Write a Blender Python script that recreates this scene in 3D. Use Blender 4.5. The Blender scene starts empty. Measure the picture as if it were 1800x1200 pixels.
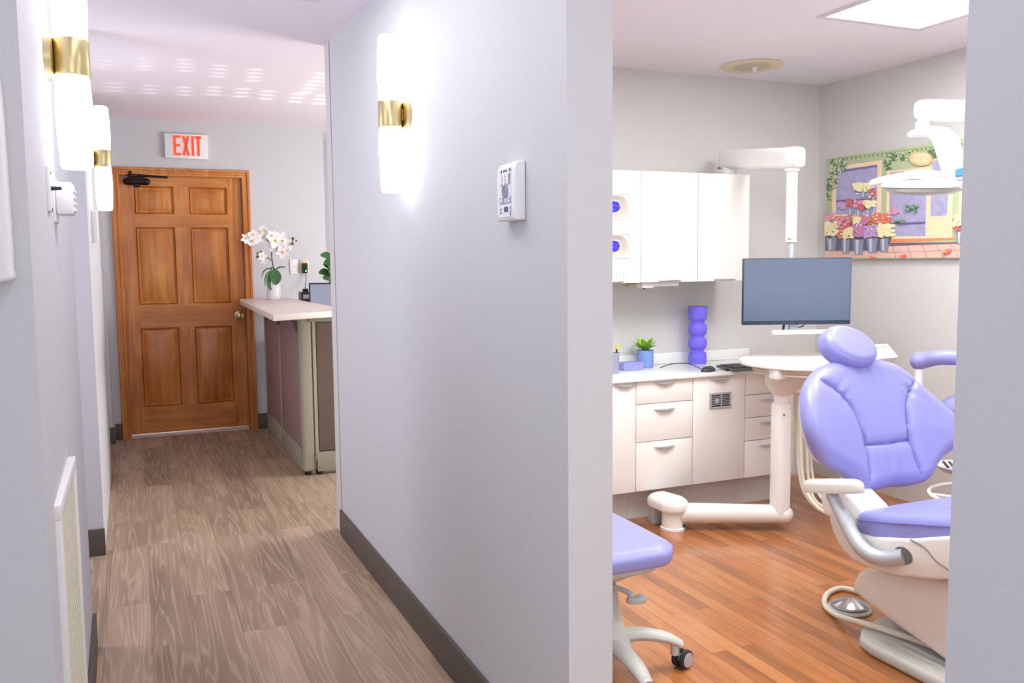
import bpy, bmesh, math, random
import numpy as np
from mathutils import Vector, Matrix

C = bpy.context.scene
COL = C.collection
PI = math.pi
random.seed(7)

# ------------------------------------------------------------------ camera
H = 1.32
F_PX = 1541.198
YAW, PITCH, ROLL = math.radians(23.18133), math.radians(5.08928), math.radians(0.57119)
cyw, syw = math.cos(YAW), math.sin(YAW)
fwd = Vector((syw * math.cos(PITCH), cyw * math.cos(PITCH), -math.sin(PITCH)))
rgt = Vector((cyw, -syw, 0))
dwn = fwd.cross(rgt)
cr, sr = math.cos(ROLL), math.sin(ROLL)
RGT = cr * rgt + sr * dwn
DWN = -sr * rgt + cr * dwn
FWD = fwd
cam = bpy.data.cameras.new('camera')
cam.sensor_width = 36
cam.lens = F_PX / 1800 * 36
cam.clip_start = 0.02
cam_o = bpy.data.objects.new('camera', cam)
COL.objects.link(cam_o)
cam_o.matrix_world = Matrix(((RGT.x, -DWN.x, -FWD.x, 0), (RGT.y, -DWN.y, -FWD.y, 0),
                             (RGT.z, -DWN.z, -FWD.z, H), (0, 0, 0, 1)))
C.camera = cam_o

# ------------------------------------------------------------------ world, exposure, large lights
C.view_settings.view_transform = 'Standard'
C.view_settings.look = 'None'
C.view_settings.gamma = 1
C.view_settings.use_curve_mapping = False
C.view_settings.exposure = 0.30
C.cycles.use_denoising = True
C.cycles.max_bounces = 10
C.cycles.diffuse_bounces = 6
C.cycles.sample_clamp_indirect = 6
world = bpy.data.worlds.new('daylight')
C.world = world
world.use_nodes = True
world.node_tree.nodes['Background'].inputs[0].default_value = (0.86, 0.90, 1.0, 1)
world.node_tree.nodes['Background'].inputs[1].default_value = 1.0


def area(name, loc, size, power, color, direction):
    l = bpy.data.lights.new(name, 'AREA')
    l.shape = 'RECTANGLE'
    l.size, l.size_y = size
    l.energy = power
    l.color = color
    o = bpy.data.objects.new(name, l)
    COL.objects.link(o)
    o.location = loc
    o.rotation_euler = Vector(direction).to_track_quat('-Z', 'Y').to_euler()
    return o


# daylight through the front-desk windows, added fill lamps, the ceiling panels of the treatment room
area('window_daylight', (3.4, 5.3, 1.2), (1.7, 1.3), 68, (0.99, 0.985, 0.95), (-1, 0, -0.05))
area('foyer_fill', (-0.6, -2.6, 1.5), (3.2, 1.8), 29, (0.76, 0.89, 1.0), (0.1, 1, 0.55))  # added unseen lamp, brightens the hall from behind the viewpoint
area('side_room_fill', (-1.5, 3.9, 1.45), (0.9, 1.6), 20, (0.90, 0.90, 1.0), (1, 0.1, 0.1))  # added unseen lamp in the side opening, lifts hall wall and floor
area('hall_troffer_light', (0.30, 1.75, 2.272), (0.30, 2.7), 9, (0.97, 0.95, 1.0), (0, 0, -1))
area('troffer_light', (3.03, 2.44, 2.35), (0.5, 1.1), 25, (0.955, 1.0, 0.99), (0, 0, -1))
area('troffer_light', (1.71, 2.44, 2.35), (0.5, 1.1), 25, (0.955, 1.0, 0.99), (0, 0, -1))
area('room_fill', (2.4, -0.42, 1.35), (1.8, 1.2), 13, (0.90, 0.96, 1.0), (0, 1, 0.5))  # added unseen lamp, cool fill that whitens the room ceiling
area('troffer_light', (2.4, 0.4, 2.35), (1.1, 0.5), 20, (0.955, 1.0, 0.99), (0, 0, -1))


# ------------------------------------------------------------------ measuring helpers (sight lines of the survey camera)
def ray(x, y):
    return ((x - 900) / F_PX) * RGT + ((y - 600) / F_PX) * DWN + FWD


def atx(x, y, X):
    d = ray(x, y)
    return d * (X / d.x) + Vector((0, 0, H))


def aty(x, y, Y):
    d = ray(x, y)
    return d * (Y / d.y) + Vector((0, 0, H))


def atz(x, y, Z):
    d = ray(x, y)
    return d * ((Z - H) / d.z) + Vector((0, 0, H))


# ------------------------------------------------------------------ materials
def lin(c):
    r = []
    for v in c[:3]:
        v = v / 255
        r.append(v / 12.92 if v <= 0.04045 else ((v + 0.055) / 1.055) ** 2.4)
    return (r[0], r[1], r[2], 1)


def N(nt, t, **kw):
    n = nt.nodes.new(t)
    for k, v in kw.items():
        setattr(n, k, v)
    return n


def mat(name, col, rough=0.5, metal=0.0, spec=0.5, bump=0.0, bscale=200, coat=0.0, var=0.0, vscale=4, emit=None, estr=0, trans=0, alpha=1, sheen=0):
    m = bpy.data.materials.new(name)
    m.use_nodes = True
    nt = m.node_tree
    b = nt.nodes['Principled BSDF']
    b.inputs['Base Color'].default_value = lin(col)
    b.inputs['Roughness'].default_value = rough
    b.inputs['Metallic'].default_value = metal
    b.inputs['Specular IOR Level'].default_value = spec
    b.inputs['Coat Weight'].default_value = coat
    b.inputs['Coat Roughness'].default_value = 0.15
    b.inputs['Transmission Weight'].default_value = trans
    b.inputs['Alpha'].default_value = alpha
    b.inputs['Sheen Weight'].default_value = sheen
    if emit:
        b.inputs['Emission Color'].default_value = lin(emit)
        b.inputs['Emission Strength'].default_value = estr
    geo = N(nt, 'ShaderNodeNewGeometry')
    if bump:
        no = N(nt, 'ShaderNodeTexNoise')
        no.inputs['Scale'].default_value = bscale
        no.inputs['Detail'].default_value = 3
        nt.links.new(geo.outputs['Position'], no.inputs['Vector'])
        bp = N(nt, 'ShaderNodeBump')
        bp.inputs['Strength'].default_value = bump
        bp.inputs['Distance'].default_value = 0.002
        nt.links.new(no.outputs['Fac'], bp.inputs['Height'])
        nt.links.new(bp.outputs['Normal'], b.inputs['Normal'])
    if var:
        no = N(nt, 'ShaderNodeTexNoise')
        no.inputs['Scale'].default_value = vscale
        no.inputs['Detail'].default_value = 4
        nt.links.new(geo.outputs['Position'], no.inputs['Vector'])
        mx = N(nt, 'ShaderNodeMix', data_type='RGBA')
        c = lin(col)
        mx.inputs[6].default_value = tuple(v * (1 - var) for v in c[:3]) + (1,)
        mx.inputs[7].default_value = tuple(min(1, v * (1 + var)) for v in c[:3]) + (1,)
        nt.links.new(no.outputs['Fac'], mx.inputs[0])
        nt.links.new(mx.outputs[2], b.inputs['Base Color'])
    return m


def ramp(nt, stops):
    r = N(nt, 'ShaderNodeValToRGB')
    el = r.color_ramp.elements
    while len(el) < len(stops):
        el.new(0.5)
    for e, (p, c) in zip(el, stops):
        e.position = p
        e.color = c if len(c) == 4 else tuple(c) + (1,)
    return r


def math_n(nt, op, a=None, b=None):
    n = N(nt, 'ShaderNodeMath', operation=op)
    for i, v in enumerate((a, b)):
        if v is None:
            continue
        if isinstance(v, (int, float)):
            n.inputs[i].default_value = v
        else:
            nt.links.new(v, n.inputs[i])
    return n.outputs[0]


def plank_mat(name, width, length, cols, grain_cols, grain_amt, rough, line, seam_col, coat=0.0, rings=16.0, gscale=(9, 0.8), seam=0.0012, fine=0.35):
    """boards running along Y: a brick pattern for the boards, contour lines of a stretched noise for the grain"""
    m = bpy.data.materials.new(name)
    m.use_nodes = True
    nt = m.node_tree
    b = nt.nodes['Principled BSDF']
    b.inputs['Roughness'].default_value = rough
    b.inputs['Coat Weight'].default_value = coat
    b.inputs['Coat Roughness'].default_value = 0.12
    geo = N(nt, 'ShaderNodeNewGeometry')
    sep = N(nt, 'ShaderNodeSeparateXYZ')
    nt.links.new(geo.outputs['Position'], sep.inputs[0])
    comb = N(nt, 'ShaderNodeCombineXYZ')
    nt.links.new(sep.outputs[1], comb.inputs[0])
    nt.links.new(sep.outputs[0], comb.inputs[1])
    br = N(nt, 'ShaderNodeTexBrick')
    br.offset = 0.37
    br.inputs['Color1'].default_value = (0, 0, 0, 1)
    br.inputs['Color2'].default_value = (1, 1, 1, 1)
    br.inputs['Mortar'].default_value = (0.5, 0.5, 0.5, 1)
    br.inputs['Scale'].default_value = 1
    br.inputs['Mortar Size'].default_value = seam
    br.inputs['Mortar Smooth'].default_value = 0.1
    br.inputs['Brick Width'].default_value = length
    br.inputs['Row Height'].default_value = width
    nt.links.new(comb.outputs[0], br.inputs['Vector'])
    rnd = N(nt, 'ShaderNodeSeparateColor')
    nt.links.new(br.outputs['Color'], rnd.inputs[0])
    rv = rnd.outputs[0]
    # grain coordinates, shifted from board to board
    off = math_n(nt, 'MULTIPLY', rv, 37.0)
    g1 = N(nt, 'ShaderNodeCombineXYZ')
    nt.links.new(math_n(nt, 'MULTIPLY', sep.outputs[0], gscale[0]), g1.inputs[0])
    nt.links.new(math_n(nt, 'MULTIPLY', sep.outputs[1], gscale[1]), g1.inputs[1])
    nt.links.new(off, g1.inputs[2])
    no = N(nt, 'ShaderNodeTexNoise')
    no.inputs['Scale'].default_value = 1
    no.inputs['Detail'].default_value = 2.5
    no.inputs['Roughness'].default_value = 0.45
    no.inputs['Distortion'].default_value = 0.6
    nt.links.new(g1.outputs[0], no.inputs['Vector'])
    ring = math_n(nt, 'SINE', math_n(nt, 'MULTIPLY', no.outputs['Fac'], rings * 6.28))
    ring = math_n(nt, 'ADD', math_n(nt, 'MULTIPLY', ring, 0.5), 0.5)
    # fine streaks
    g2 = N(nt, 'ShaderNodeCombineXYZ')
    nt.links.new(math_n(nt, 'MULTIPLY', sep.outputs[0], 160), g2.inputs[0])
    nt.links.new(math_n(nt, 'MULTIPLY', sep.outputs[1], 5), g2.inputs[1])
    nt.links.new(off, g2.inputs[2])
    n2 = N(nt, 'ShaderNodeTexNoise')
    n2.inputs['Scale'].default_value = 1
    n2.inputs['Detail'].default_value = 3
    nt.links.new(g2.outputs[0], n2.inputs['Vector'])
    gr = math_n(nt, 'ADD', math_n(nt, 'MULTIPLY', ring, 1 - fine), math_n(nt, 'MULTIPLY', n2.outputs['Fac'], fine))
    # broad patches
    n3 = N(nt, 'ShaderNodeTexNoise')
    n3.inputs['Scale'].default_value = 1
    n3.inputs['Detail'].default_value = 2
    g3 = N(nt, 'ShaderNodeCombineXYZ')
    nt.links.new(math_n(nt, 'MULTIPLY', sep.outputs[0], gscale[0] * 0.9), g3.inputs[0])
    nt.links.new(math_n(nt, 'MULTIPLY', sep.outputs[1], gscale[1] * 2.2), g3.inputs[1])
    nt.links.new(math_n(nt, 'ADD', off, 11.3), g3.inputs[2])
    nt.links.new(g3.outputs[0], n3.inputs['Vector'])
    base_f = math_n(nt, 'ADD', math_n(nt, 'MULTIPLY', rv, 0.45), math_n(nt, 'MULTIPLY', n3.outputs['Fac'], 0.6))
    rp = ramp(nt, [(0.15, lin(cols[0])), (0.5, lin(cols[1])), (0.85, lin(cols[2]))])
    nt.links.new(base_f, rp.inputs[0])
    gp = ramp(nt, [(line[0], (0, 0, 0)), (line[1], (1, 1, 1))])
    nt.links.new(gr, gp.inputs[0])
    amt = math_n(nt, 'MULTIPLY', gp.outputs[0], grain_amt)
    mx = N(nt, 'ShaderNodeMix', data_type='RGBA')
    nt.links.new(amt, mx.inputs[0])
    nt.links.new(rp.outputs[0], mx.inputs[6])
    mx.inputs[7].default_value = lin(grain_cols)
    sm = N(nt, 'ShaderNodeMix', data_type='RGBA')
    nt.links.new(br.outputs['Fac'], sm.inputs[0])
    nt.links.new(mx.outputs[2], sm.inputs[6])
    sm.inputs[7].default_value = lin(seam_col)
    nt.links.new(sm.outputs[2], b.inputs['Base Color'])
    bp = N(nt, 'ShaderNodeBump')
    bp.inputs['Strength'].default_value = 0.12
    bp.inputs['Distance'].default_value = 0.001
    nt.links.new(math_n(nt, 'SUBTRACT', gr, br.outputs['Fac']), bp.inputs['Height'])
    nt.links.new(bp.outputs['Normal'], b.inputs['Normal'])
    return m


def wood_mat(name, axis, cols, rough=0.35):
    """stained softwood with grain along the given axis (0 = x, 2 = z)"""
    m = bpy.data.materials.new(name)
    m.use_nodes = True
    nt = m.node_tree
    b = nt.nodes['Principled BSDF']
    b.inputs['Roughness'].default_value = rough
    b.inputs['Coat Weight'].default_value = 0.25
    b.inputs['Coat Roughness'].default_value = 0.2
    geo = N(nt, 'ShaderNodeNewGeometry')
    mp = N(nt, 'ShaderNodeMapping')
    sc = [22, 22, 22]
    sc[axis] = 1.6
    mp.inputs['Scale'].default_value = sc
    nt.links.new(geo.outputs['Position'], mp.inputs['Vector'])
    no = N(nt, 'ShaderNodeTexNoise')
    no.inputs['Scale'].default_value = 1
    no.inputs['Detail'].default_value = 5
    no.inputs['Roughness'].default_value = 0.6
    no.inputs['Distortion'].default_value = 0.8
    nt.links.new(mp.outputs[0], no.inputs['Vector'])
    n2 = N(nt, 'ShaderNodeTexNoise')
    n2.inputs['Scale'].default_value = 3.1
    n2.inputs['Detail'].default_value = 3
    nt.links.new(geo.outputs['Position'], n2.inputs['Vector'])
    f = math_n(nt, 'ADD', math_n(nt, 'MULTIPLY', no.outputs['Fac'], 0.6), math_n(nt, 'MULTIPLY', n2.outputs['Fac'], 0.4))
    rp = ramp(nt, [(0.3, lin(cols[0])), (0.5, lin(cols[1])), (0.7, lin(cols[2]))])
    nt.links.new(f, rp.inputs[0])
    nt.links.new(rp.outputs[0], b.inputs['Base Color'])
    return m


M = {}
M['wall_room'] = mat('warm grey wall paint', (208, 205, 203), 0.75, bump=0.25, bscale=160)
M['wall'] = mat('lavender grey wall paint', (204, 205, 209), 0.75, bump=0.25, bscale=160)
M['ceiling_room'] = mat('white room ceiling paint', (234, 231, 237), 0.9, bump=0.1, bscale=90)
M['ceiling'] = mat('white ceiling paint', (238, 231, 242), 0.9, bump=0.1, bscale=90)
M['base'] = mat('taupe vinyl base', (88, 80, 74), 0.5)
M['hall_floor'] = plank_mat('taupe vinyl planks', 0.152, 1.22, [(124, 102, 84), (160, 136, 114), (186, 161, 137)], (224, 203, 177), 0.5, 0.55, (0.5, 0.95), (120, 98, 78), rings=10, gscale=(13, 0.6), fine=0.55, seam=0.0008)
M['room_floor'] = plank_mat('orange brown strip flooring', 0.058, 0.9, [(128, 74, 32), (178, 108, 52), (196, 130, 74)], (112, 64, 32), 0.26, 0.3, (0.5, 0.95), (90, 52, 28), coat=0.5, rings=4, gscale=(22, 1.6), seam=0.0009)
oak = [(152, 82, 20), (196, 118, 40), (220, 154, 76)]
M['wood_v'] = wood_mat('stained door wood upright grain', 2, oak)
M['wood_h'] = wood_mat('stained door wood level grain', 0, oak)
M['wood_dark'] = wood_mat('stained wood in the moulding grooves', 2, [(110, 56, 12), (150, 84, 26), (180, 110, 48)])
M['black'] = mat('black plastic', (22, 22, 24), 0.35)
M['bronze'] = mat('dark bronze', (40, 30, 28), 0.3, metal=0.6)
M['brass'] = mat('brushed brass', (214, 196, 146), 0.3, metal=1.0)
M['glass_lit'] = mat('lit opal glass', (255, 255, 255), 0.3, emit=(243, 238, 255), estr=5.2)
M['white'] = mat('white enamel', (244, 243, 240), 0.3, coat=0.2)
M['white_pl'] = mat('white plastic', (238, 238, 238), 0.4)
M['cab'] = mat('white cabinet laminate', (240, 237, 233), 0.35)
M['cab_in'] = mat('cabinet carcass edge', (176, 172, 166), 0.6)
M['seam'] = mat('grey gap', (120, 116, 110), 0.8)
M['counter'] = mat('speckled white worktop', (238, 237, 234), 0.3, var=0.06, vscale=140)
M['toe'] = mat('grey toe kick', (206, 204, 200), 0.5)
M['steel'] = mat('satin steel', (190, 188, 184), 0.3, metal=1.0)
M['grey_pl'] = mat('grey plastic', (178, 182, 184), 0.4)
M['silver'] = mat('silver painted metal', (188, 192, 196), 0.35, metal=0.35)
M['leather'] = mat('periwinkle leatherette', (146, 146, 210), 0.34, spec=0.5, bump=0.12, bscale=900)
M['shell'] = mat('pale grey shell', (226, 222, 216), 0.35)
M['base_grey'] = mat('light grey cast base', (196, 196, 190), 0.4)
M['hose'] = mat('cream hose', (222, 214, 196), 0.45)
M['purple'] = mat('violet ceramic', (120, 108, 240), 0.5, var=0.05, vscale=60)
M['glove'] = mat('violet glove', (70, 60, 225), 0.5)
M['pot'] = mat('blue textured pot', (122, 150, 212), 0.55, bump=0.6, bscale=160, var=0.12, vscale=70)
M['basket'] = mat('lavender wicker', (170, 170, 232), 0.7)
M['leaf'] = mat('bright green leaf', (140, 190, 40), 0.45, var=0.2, vscale=30)
M['leaf_dark'] = mat('dark green leaf', (62, 110, 58), 0.4, var=0.2, vscale=20)
M['stem'] = mat('green stem', (78, 110, 60), 0.5)
M['petal'] = mat('white petal', (246, 242, 246), 0.6)
M['yellow'] = mat('yellow flower centre', (222, 206, 70), 0.6)
M['keys'] = mat('dark grey keys', (62, 64, 62), 0.5)
M['screen'] = mat('dark monitor glass', (60, 77, 106), 0.2, spec=0.9)
M['bezel'] = mat('blue black bezel', (48, 56, 76), 0.35)
M['fabric'] = mat('mauve panel fabric', (164, 136, 134), 0.9, bump=0.3, bscale=500, var=0.12, vscale=12)
M['putty'] = mat('putty grey metal', (172, 168, 152), 0.45)
M['top'] = mat('pale laminate countertop', (222, 210, 202), 0.35)
M['cream'] = mat('cream painted steel', (226, 222, 200), 0.5)
M['hole'] = mat('dark slot', (60, 58, 50), 0.9)
M['exit_red'] = mat('lit red lettering', (250, 60, 30), 0.5, emit=(255, 62, 26), estr=1.1)
M['diffuser'] = mat('lit ceiling diffuser', (255, 255, 255), 0.5, emit=(255, 254, 250), estr=2.4)
M['led'] = mat('green indicator', (60, 240, 130), 0.4, emit=(60, 240, 130), estr=2)
M['print'] = mat('grey print', (150, 148, 172), 0.5)
M['print_dark'] = mat('dark grey print', (92, 92, 112), 0.5)
M['beige'] = mat('beige plastic', (226, 212, 168), 0.5)
M['stain'] = mat('yellowed plaster ring', (222, 210, 180), 0.8)
M['stain_in'] = mat('grey plaster disc', (196, 190, 168), 0.8)
M['rubber'] = mat('black rubber', (44, 46, 48), 0.6)
M['clear'] = mat('clear lamp lens', (232, 236, 226), 0.12, trans=0.55, coat=0.5)
M['desk_screen'] = mat('lit desk screen', (120, 124, 140), 0.25, emit=(176, 180, 205), estr=0.35)
M['blue'] = mat('blue plastic', (70, 150, 230), 0.4)
M['dust'] = mat('grey lavender tray', (200, 198, 216), 0.35)
M['brown'] = mat('brown handle', (88, 60, 44), 0.5)
M['cup'] = mat('clear plastic cup', (216, 216, 236), 0.15, trans=0.6)


# ------------------------------------------------------------------ mesh helpers
def obj(name, bm, m, parent=None, angle=35, center=True):
    me = bpy.data.meshes.new(name)
    bmesh.ops.recalc_face_normals(bm, faces=bm.faces)
    bm.to_mesh(me)
    bm.free()
    for mm in (m if isinstance(m, (list, tuple)) else [m]):
        me.materials.append(mm)
    for p in me.polygons:
        p.use_smooth = True
    me.set_sharp_from_angle(angle=math.radians(angle))
    o = bpy.data.objects.new(name, me)
    COL.objects.link(o)
    if center and len(me.vertices):
        co = np.empty(len(me.vertices) * 3)
        me.vertices.foreach_get('co', co)
        co = co.reshape(-1, 3)
        c = Vector((co.min(0) + co.max(0)) / 2)
        me.transform(Matrix.Translation(-c))
        o.location = c
    if parent is not None:
        # parts are modelled in place; the chain of unrotated parents only shifts them
        p, acc = parent, Vector((0, 0, 0))
        while p is not None:
            acc += p.location
            p = p.parent
        o.parent = parent
        o.location = o.location - acc
    return o


def thing(name, label, cat, loc, group=None):
    o = bpy.data.objects.new(name, None)
    o.empty_display_size = 0.05
    COL.objects.link(o)
    o.location = loc
    o['label'] = label
    o['category'] = cat
    if group:
        o['group'] = group
    return o


def tag(o, label, cat, group=None):
    o['label'] = label
    o['category'] = cat
    if group:
        o['group'] = group
    return o


def struct(name, bm, m, label, cat, parent=None, angle=35):
    o = obj(name, bm, m, parent, angle)
    if parent is None:
        o['kind'] = 'structure'
        o['label'] = label
        o['category'] = cat
    return o


def BM():
    return bmesh.new()


def box(bm, x0, x1, y0, y1, z0, z1, bev=0.0, seg=2, mi=0):
    vs = [bm.verts.new(p) for p in ((x0, y0, z0), (x1, y0, z0), (x1, y1, z0), (x0, y1, z0), (x0, y0, z1), (x1, y0, z1), (x1, y1, z1), (x0, y1, z1))]
    fs = [bm.faces.new([vs[i] for i in f]) for f in ((3, 2, 1, 0), (4, 5, 6, 7), (0, 1, 5, 4), (1, 2, 6, 5), (2, 3, 7, 6), (3, 0, 4, 7))]
    for f in fs:
        f.material_index = mi
    if bev:
        es = list({e for f in fs for e in f.edges})
        r = bmesh.ops.bevel(bm, geom=es, offset=bev, segments=seg, profile=0.5, affect='EDGES')
        for f in r['faces']:
            f.material_index = mi
    return vs


def obox(bm, origin, u, v, w, a0, a1, b0, b1, c0, c1, bev=0.0, seg=2, mi=0):
    """box in a frame (origin; u, v, w)"""
    t = BM()
    box(t, a0, a1, b0, b1, c0, c1, bev, seg, mi)
    mtx = Matrix(((u[0], v[0], w[0], origin[0]), (u[1], v[1], w[1], origin[1]), (u[2], v[2], w[2], origin[2]), (0, 0, 0, 1)))
    join(bm, t, mtx)


def join(bm, t, mtx=None):
    if mtx is not None:
        bmesh.ops.transform(t, matrix=mtx, verts=t.verts)
    mp = {}
    for v in t.verts:
        mp[v] = bm.verts.new(v.co)
    for f in t.faces:
        try:
            nf = bm.faces.new([mp[v] for v in f.verts])
            nf.material_index = f.material_index
        except ValueError:
            pass
    t.free()


def frame_of(d):
    d = Vector(d).normalized()
    a = Vector((0, 0, 1)) if abs(d.z) < 0.9 else Vector((1, 0, 0))
    u = d.cross(a).normalized()
    return u, u.cross(d).normalized(), d


def loft(bm, rings, cap0=True, cap1=True, closed=True, mi=0):
    rs = [[bm.verts.new(p) for p in r] for r in rings]
    n = len(rs[0])
    for a, b in zip(rs[:-1], rs[1:]):
        for i in range(n if closed else n - 1):
            f = bm.faces.new((a[i], a[(i + 1) % n], b[(i + 1) % n], b[i]))
            f.material_index = mi
    if cap0:
        bm.faces.new(list(reversed(rs[0]))).material_index = mi
    if cap1:
        bm.faces.new(rs[-1]).material_index = mi
    return rs


def smooth_path(pts, n=8):
    pts = [Vector(p) for p in pts]
    if len(pts) < 3:
        return pts
    out = []
    P = [pts[0] * 2 - pts[1]] + pts + [pts[-1] * 2 - pts[-2]]
    for i in range(1, len(P) - 2):
        p0, p1, p2, p3 = P[i - 1], P[i], P[i + 1], P[i + 2]
        for k in range(n):
            t = k / n
            out.append(0.5 * ((2 * p1) + (-p0 + p2) * t + (2 * p0 - 5 * p1 + 4 * p2 - p3) * t * t + (-p0 + 3 * p1 - 3 * p2 + p3) * t ** 3))
    out.append(pts[-1])
    return out


def tube(bm, pts, r, seg=12, smooth=True, n=8, caps=True, mi=0, flat=None, dome=False):
    """tube along points; r a number or one per point (before smoothing); flat = (ratio, up) squashes the section"""
    P0 = [Vector(p) for p in pts]
    if isinstance(r, (int, float)):
        R0 = [r] * len(P0)
    else:
        R0 = list(r)
    P = smooth_path(P0, n) if smooth else P0
    m = len(P)
    R = [np.interp(i / (m - 1) * (len(P0) - 1), range(len(P0)), R0) for i in range(m)]
    rings = []
    u = None
    for i, p in enumerate(P):
        d = (P[min(i + 1, m - 1)] - P[max(i - 1, 0)]).normalized()
        if flat:
            v = Vector(flat[1])
            v = (v - d * v.dot(d)).normalized()
            uu = d.cross(v)
            rings.append([p + uu * (R[i] * math.cos(2 * PI * k / seg)) + v * (R[i] * flat[0] * math.sin(2 * PI * k / seg)) for k in range(seg)])
            continue
        if u is None:
            u = frame_of(d)[0]
        u = (u - d * u.dot(d)).normalized()
        v = d.cross(u)
        rings.append([p + (u * math.cos(2 * PI * k / seg) + v * math.sin(2 * PI * k / seg)) * R[i] for k in range(seg)])
    if dome:
        for end in (0, -1):
            c = P[end]
            d = (P[0] - P[1]).normalized() if end == 0 else (P[-1] - P[-2]).normalized()
            ring0 = rings[end]
            add = []
            for a in (0.35, 0.7, 0.92):
                add.append([c + (q - c) * math.sqrt(1 - a * a) + d * (R[end] * a) for q in ring0])
            if end == 0:
                rings = list(reversed(add)) + rings
            else:
                rings = rings + add
    loft(bm, rings, caps, caps, mi=mi)


def cyl(bm, p0, p1, r0, r1=None, seg=24, mi=0):
    tube(bm, [p0, p1], [r0, r0 if r1 is None else r1], seg, smooth=False, mi=mi)


def lathe(bm, prof, c, axis=(0, 0, 1), seg=32, mi=0, cap0=True, cap1=True):
    """profile of (radius, height) along an axis from centre c"""
    u, v, d = frame_of(axis)
    c = Vector(c)
    rings = [[c + d * h + (u * math.cos(2 * PI * k / seg) + v * math.sin(2 * PI * k / seg)) * max(r, 1e-4) for k in range(seg)] for r, h in prof]
    loft(bm, rings, cap0, cap1, mi=mi)


def prism(bm, poly, origin, u, v, w, d0, d1, bev=0.0, mi=0):
    """2D polygon in (u, v), extruded along w from d0 to d1"""
    t = BM()
    o, u, v, w = Vector(origin), Vector(u), Vector(v), Vector(w)
    a = [t.verts.new(o + u * p[0] + v * p[1] + w * d0) for p in poly]
    b = [t.verts.new(o + u * p[0] + v * p[1] + w * d1) for p in poly]
    n = len(poly)
    t.faces.new(list(reversed(a)))
    t.faces.new(b)
    for i in range(n):
        t.faces.new((a[i], a[(i + 1) % n], b[(i + 1) % n], b[i]))
    for f in t.faces:
        f.material_index = mi
    if bev:
        bmesh.ops.recalc_face_normals(t, faces=t.faces)
        es = [e for e in t.edges if len(e.link_faces) == 2 and e.calc_face_angle(0) > 0.6]
        r = bmesh.ops.bevel(t, geom=es, offset=bev, segments=3, profile=0.5, affect='EDGES', clamp_overlap=True)
        for f in r['faces']:
            f.material_index = mi
    join(bm, t)


def rrect(w, h, r, n=6, cx=0, cy=0):
    pts = []
    for sx, sy, a0 in ((1, 1, 0), (-1, 1, 90), (-1, -1, 180), (1, -1, 270)):
        for k in range(n + 1):
            a = math.radians(a0 + 90 * k / n)
            pts.append((cx + sx * (w / 2 - r) + r * math.cos(a), cy + sy * (h / 2 - r) + r * math.sin(a)))
    return pts


def ellipse(a, b, n=40, rot=0, cx=0, cy=0):
    c, s = math.cos(rot), math.sin(rot)
    return [(cx + a * math.cos(t) * c - b * math.sin(t) * s, cy + a * math.cos(t) * s + b * math.sin(t) * c) for t in (2 * PI * k / n for k in range(n))]


def closed_spline(pts, n):
    """evenly resampled closed smooth curve through pts"""
    P = [np.array(p, float) for p in pts]
    m = len(P)
    out = []
    for i in range(m):
        p0, p1, p2, p3 = P[i - 1], P[i], P[(i + 1) % m], P[(i + 2) % m]
        for k in range(12):
            t = k / 12
            out.append(0.5 * ((2 * p1) + (-p0 + p2) * t + (2 * p0 - 5 * p1 + 4 * p2 - p3) * t * t + (-p0 + 3 * p1 - 3 * p2 + p3) * t ** 3))
    out = np.array(out)
    seg = np.linalg.norm(np.roll(out, -1, 0) - out, axis=1)
    cum = np.r_[0, np.cumsum(seg)]
    q = np.linspace(0, cum[-1], n, endpoint=False)
    ext = np.vstack([out, out[:1]])
    return np.c_[np.interp(q, cum, ext[:, 0]), np.interp(q, cum, ext[:, 1])]


def open_spline(pts, n=10):
    return np.array([(p.x, p.y) for p in smooth_path([Vector((a, b, 0)) for a, b in pts], n)])


def dist_to(P, poly, closed=False):
    """distance of each row of P to a polyline"""
    A = np.array(poly)
    B = np.roll(A, -1, 0) if closed else A[1:]
    if not closed:
        A = A[:-1]
    best = np.full(len(P), 1e9)
    for a, b in zip(A, B):
        ab = b - a
        t = np.clip(((P - a) @ ab) / max(ab @ ab, 1e-12), 0, 1)
        best = np.minimum(best, np.linalg.norm(P - (a + t[:, None] * ab), axis=1))
    return best


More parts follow.
